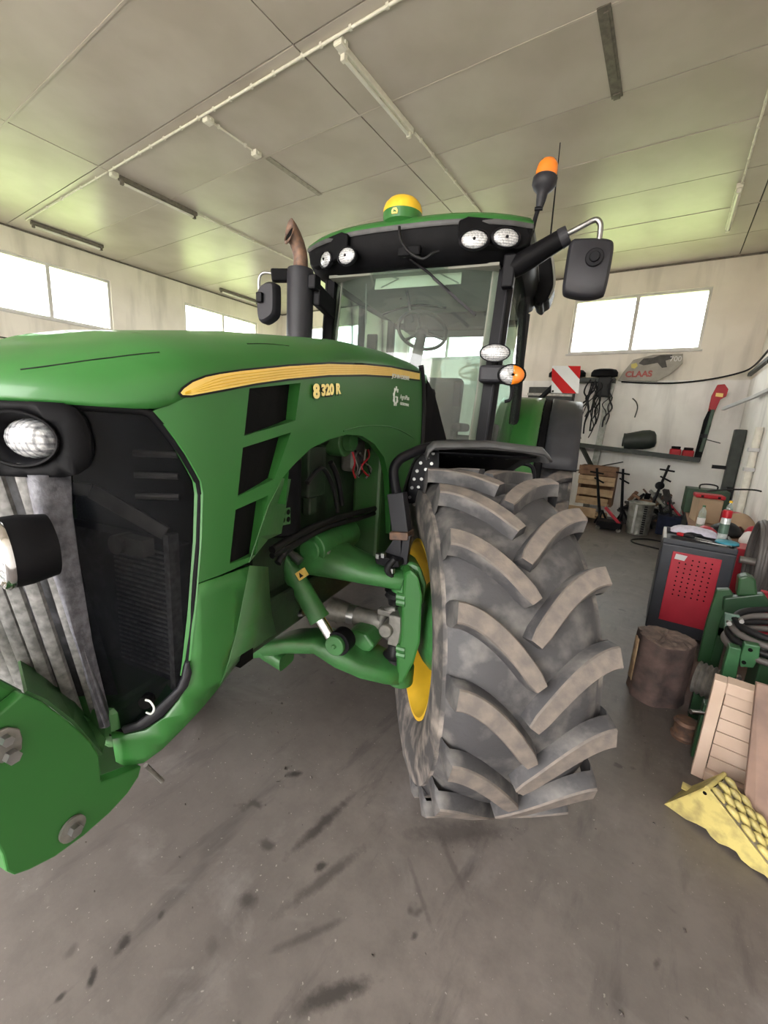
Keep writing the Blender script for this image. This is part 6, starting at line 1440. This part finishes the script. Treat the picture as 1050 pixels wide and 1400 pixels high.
# cables hanging from a bracket
HC = thing('hanging_cables', (-1.45, 9.9, 2.85), 'tangle of black cables hanging from a wall bracket', 'cables')
rc = random.Random(9)
m = MB(); m.box2((-.85, -.05, -.05), (.35, .22, .04)); m.build('bracket_bar', 'shelf_steel', HC, None, .01)
for k in range(16):
    x = rc.uniform(-.12, .33); L = rc.uniform(.5, 1.25); pts = [(x, rc.uniform(-.06, 0), 0)]
    for j in range(1, 6): pts.append((x + rc.uniform(-.07, .07) - .05 * j * (k % 3) * .3, -.06 + rc.uniform(-.03, .03), -L * j / 5))
    m = MB(); m.tube(crom(pts, 4), rc.choice([.010, .013, .017]), 6); m.build('hanging_cable', 'black_rubber', HC, 60)
m = MB(); m.box2((.05, -.08, -.35), (.30, .02, .06)); m.build('cable_hook', 'black_rubber', HC, None, .03)
for nm, x, L, lb in (('wheel_arch_cover', -2.05, .75, 'dark curved cover resting on the wall ledge behind the marker board'), ('dark_cover', -1.32, .50, 'flat black cover lying on top of the cable bracket')):
    m = MB(); m.rings([[(L / 2 * math.cos(t) * k, .16 * math.sin(t) * k, z) for t in [2 * PI * j / 24 for j in range(24)]] for z, k in ((0, 1), (.08, 1), (.13, .85), (.15, .5))]); o = m.build(nm, 'black_plastic', None, 40); o.location = (x, 9.96, 2.92); tag(o, lb, 'cover')
SHB = thing('spare_parts_box', (-2.0, 9.98, 2.40), 'dark parts box hung on the wall under the ledge', 'box')
m = MB(); m.box2((-.8, -.10, 0), (.15, .14, .30)); m.build('box_shell', 'shelf_steel', SHB, None, .01)
m = MB(); m.beam((-.8, -.14, .14), (.15, -.14, .12), .05, .05); m.build('front_bar', 'galv', SHB)
m = MB(); m.tube(crom([(-.74, 10.06, 2.50), (-.66, 10.02, 2.42), (-.62, 10.0, 2.3), (-.64, 10.0, 2.12)], 5), .012, 8); o = m.build('wall_hook', 'shelf_steel', None, 60); tag(o, 'bent rod hook on the back wall above the canister', 'hook')
# weathered maker's panel standing on the ledge
MP = thing('machine_panel', (-.45, 10.08, 2.86), 'weathered grey machine side panel with peeling print on the ledge', 'panel')
O3 = Vector((-.45, 10.08, 2.86))
def cp_(u, v, y=10.06): return wp(u, v, y=y) - O3
m = MB(); m.plate([cp_(u, v) for u, v in ((845, 520), (852, 509), (866, 492), (893, 485), (934, 483.5), (933, 497), (917, 511), (898, 521.5), (870, 520.5))], (0, .03, 0)); m.build('panel_sheet', 'sign_board', MP)
m = MB(); m.plate([cp_(u, v, 10.055) for u, v in ((873, 497), (880, 490), (893, 489), (903, 485.5), (919, 485), (920, 490), (910, 493), (912, 502), (905, 503), (899, 496), (889, 498), (880, 499.5))], (0, .002, 0)); m.build('peeled_patch', 'peeled', MP)
m = MB(); m.plate([cp_(u, v, 10.055) for u, v in ((863, 498), (870, 496), (872, 500), (868, 504), (863, 503))], (0, .002, 0)); m.build('faded_mark', 'sign_yellow', MP)
text('CLAAS', 'panel_lettering', 'sign_red', MP, cp_(854.5, 515.5, 10.05), (1, 0, .02), (0, 0, 1), .155, .003, .006)
text('700', 'panel_lettering', 'paper', MP, cp_(915, 494, 10.05), (1, 0, 0), (0, 0, 1), .13, .003, .002)
# ---- along the back wall floor: crates, pallets, stands, drum
CR1 = thing('wooden_crate', (-1.08, 9.45, .30), 'brown and pale wooden crate stacked on the pallet', 'crate')
for k, (z, mt, y, x0, x1) in enumerate(((.02, 'wood', -.05, -.32, .28), (.20, 'wood', .0, -.32, .34), (.42, 'wood', .02, -.34, .34), (.62, 'wood_old', .05, -.36, .34))):
    for j in range(2):
        WB((x0, y - .02, z + .095 * j * (1 if z > .4 else .8)), (x1, y + .02, z + .09 * (j + 1) * (1 if z > .4 else .8))).build('plank', mt, CR1, None, .004)
for x in (-.33, .29): WB((x, .04, 0), (x + .05, .45, .80)).build('corner_post', 'wood_old', CR1)
WB((-.33, .42, 0), (.34, .45, .80)).build('back_board', 'wood_old', CR1)
PT = thing('wooden_pallet', (-1.15, 9.25, 0), 'pale wooden pallet on the floor beneath the crate', 'pallet')
for k in range(3): WB((-.42, -.20 + .3 * k, .10), (.34, -.06 + .3 * k, .13)).build('deck_board', 'wood', PT, None, .003)
for x in (-.40, -.06, .26): WB((x, -.20, 0), (x + .09, .54, .10)).build('block', 'wood', PT, None, .003)
WB((-.42, -.23, .13), (.20, -.19, .30)).build('front_plank', 'wood', PT, None, .003)
def stand(name, top, foot, label):
    e = thing(name, (foot[0], foot[1], 0), label, 'stand', 'black stands by the back wall'); t = Vector(top) - Vector((foot[0], foot[1], 0))
    m = MB(); m.cyl((0, 0, .05), t, .030, .022, 10); m.build('pole', 'black_metal', e, 40)
    q = t * .93; m = MB(); m.cyl(q + Vector((-.12, 0, .0)), q + Vector((.12, 0, -.02)), .016, None, 8); m.build('cross_bar', 'black_metal', e)
    q = t * .80; m = MB(); m.cyl(q + Vector((-.06, .02, .03)), q + Vector((.12, 0, -.05)), .016, None, 8); m.build('side_peg', 'black_metal', e)
    for k in range(3):
        a = 2 * PI * k / 3 + .3; m = MB(); m.cyl((0, 0, .30), (.15 * math.cos(a), .15 * math.sin(a), .02), .020, None, 8); m.build('leg', 'black_metal', e)
    return e
stand('axle_stand', wp(816, 640, y=8.95), (-.83, 8.95), 'black axle stand leaning in front of the wooden crate')
stand('axle_stand', wp(852, 641, y=9.35), (-.50, 9.35), 'black axle stand right of the wooden crate')
e = stand('axle_stand', wp(915, 636, y=9.35), (-.12, 9.35), 'tilted black axle stand behind the ribbed drum')
m = MB(); m.lathe([(.05, -.03), (.075, -.02), (.075, .02), (.05, .03)], (wp(902, 664, y=9.35) - Vector((-.12, 9.35, 0))), (.3, -1, .2), 16); m.build('clamp_wheel', 'black_metal', e, 40)
DRM = thing('metal_drum', (-.20, 8.75, 0), 'ribbed galvanised metal drum with open top on the floor', 'drum')
m = MB(); pr = [(.17, 0), (.185, .01), (.18, .03), (.20, .55), (.21, .57), (.205, .585)]
m.lathe(pr, (0, 0, 0), (0, 0, 1), 36, True, False); m.build('drum_shell', 'galv', DRM, 40, solid=.006)
m = MB(); m.lathe([(.19, .50), (.01, .50)], (0, 0, 0), (0, 0, 1), 24, False, True); m.build('drum_inside', 'dark', DRM)
for k in range(13):
    m = MB(); a = -1.15; m.box((.192 * math.cos(a) + .0, .192 * math.sin(a), .05 + .04 * k), (.05, .03, .022)); m.build('drum_tooth', 'black_metal', DRM)
m = MB(); m.grid([[(.195 * math.cos(a) * (1 + .03 * z), .195 * math.sin(a) * (1 + .03 * z), .03 + z) for z in (0, .26, .52)] for a in (-2.0, -1.9, -1.8)]); m.build('drum_seam', 'cabinet_rim', DRM, 40, solid=-.004)
TJ = thing('trolley_jack', (-.66, 8.72, 0), 'low black trolley jack with dark red arm on the floor', 'jack')
m = MB(); m.box2((-.20, -.20, .03), (.22, .16, .17)); m.build('jack_body', 'black_metal', TJ, None, .02)
m = MB(); m.beam((-.10, -.10, .42), (.18, -.16, .16), .05, .05); m.build('jack_arm', 'red_sheet', TJ, None, .01)
for sx in (-.16, .18):
    for sy in (-.18, .14): m = MB(); m.cyl((sx, sy - .02, .04), (sx, sy + .02, .04), .04, None, 14); m.build('wheel', 'dull_steel', TJ)
SCP = thing('scrap_pile', (-.22, 9.72, 0), 'pile of grey and rusty scrap metal against the back wall', 'scrap')
m = MB(); m.rings([[(.36 * k * math.cos(t), .20 * k * math.sin(t), z) for t in [2 * PI * j / 18 for j in range(18)]] for z, k in ((0, 1), (.25, .95), (.42, .7), (.5, .3))]); m.build('pile_core', 'peeled', SCP, 40)
rq = random.Random(17)
for k in range(34):
    p = Vector((rq.uniform(-.25, .42), rq.uniform(-.26, .05), rq.uniform(.08, .62))); d_ = Vector((rq.uniform(-1, 1), rq.uniform(-.3, .3), rq.uniform(-.5, .8))).normalized() * rq.uniform(.08, .24)
    m = MB(); m.beam(p - d_, p + d_, rq.uniform(.04, .16), rq.uniform(.02, .06)); o = m.build('scrap_piece', rq.choice(['dull_steel', 'peeled', 'black_metal', 'rust_pipe', 'galv', 'black_metal', 'wood_old']), SCP, None, .006)
BB = thing('parts_bin', (.30, 9.20, 0), 'dark blue bin of parts behind the drum', 'bin')
m = MB(); m.box2((-.22, -.22, 0), (.24, .25, .36)); m.build('bin_body', 'blue_cloth', BB, None, .03)
for k in range(7):
    m = MB(); p = Vector((rc.uniform(-.18, .2), rc.uniform(-.15, .2), .36)); m.beam(p, p + Vector((rc.uniform(-.22, .22), rc.uniform(-.1, .1), rc.uniform(.08, .30))), rc.uniform(.03, .07), rc.uniform(.02, .05)); m.build('scrap_piece', rc.choice(['dull_steel', 'rust_pipe', 'black_metal', 'red_sheet']), BB, None, .006)
for k, (x, y, z0, dx, dz, mt, lb) in enumerate(((.42, 9.5, 0, .05, .82, 'galv', 'pale steel tube standing beside the bench end'),)):
    m = MB(); m.beam((0, 0, 0.02), (dx, .25, dz), .10 if mt == 'wood_old' else .045, .03); o = m.build('leaning_bar', mt, None, None, .006); o.location = (x, y, z0); tag(o, lb, 'bar')
m = MB(); m.tube(crom([(.45, 7.6, .012), (.1, 7.75, .012), (-.18, 7.85, .012), (-.22, 8.1, .012), (.0, 8.35, .012), (.35, 8.3, .012), (.55, 8.15, .012)], 8), .013, 8); o = m.build('floor_cable', 'black_rubber', None, 60); tag(o, 'loop of black cable lying on the floor behind the cabinet', 'cable')
# ---- crumbs of dirt and gravel on the floor
M['crumb'] = mat('dirt_crumbs', (0.06, 0.05, 0.045), 0.8, scale=30, col2=(0.30, 0.27, 0.24), lo=.5, hi=.7)
rg = random.Random(21); m = MB()
def crumb(x, y, s):
    vs = [(x + s * rg.uniform(-1, 1), y + s * rg.uniform(-1, 1), max(0, s * rg.uniform(-.2, .9))) for _ in range(3)] + [(x, y, s * 1.1), (x + s, y, 0), (x - s, y + s, 0)]
    m.add(vs, [(0, 1, 3), (1, 2, 3), (2, 4, 3), (4, 5, 3), (5, 0, 3), (0, 1, 2)])
for k in range(260):
    if k < 110: q_ = wp(378 + rg.gauss(0, 22), 1000 + rg.gauss(0, 40), z=0.0); x, y = q_.x, q_.y
    else: x = rg.uniform(-3.0, .4); y = rg.uniform(.35, 3.0)
    crumb(x, y, rg.uniform(.002, .006) if rg.random() < .93 else rg.uniform(.006, .012))
o = m.build('floor_grit', 'crumb'); tag(o, 'scattered grit and dirt crumbs on the concrete floor', 'grit'); o['kind'] = 'stuff'
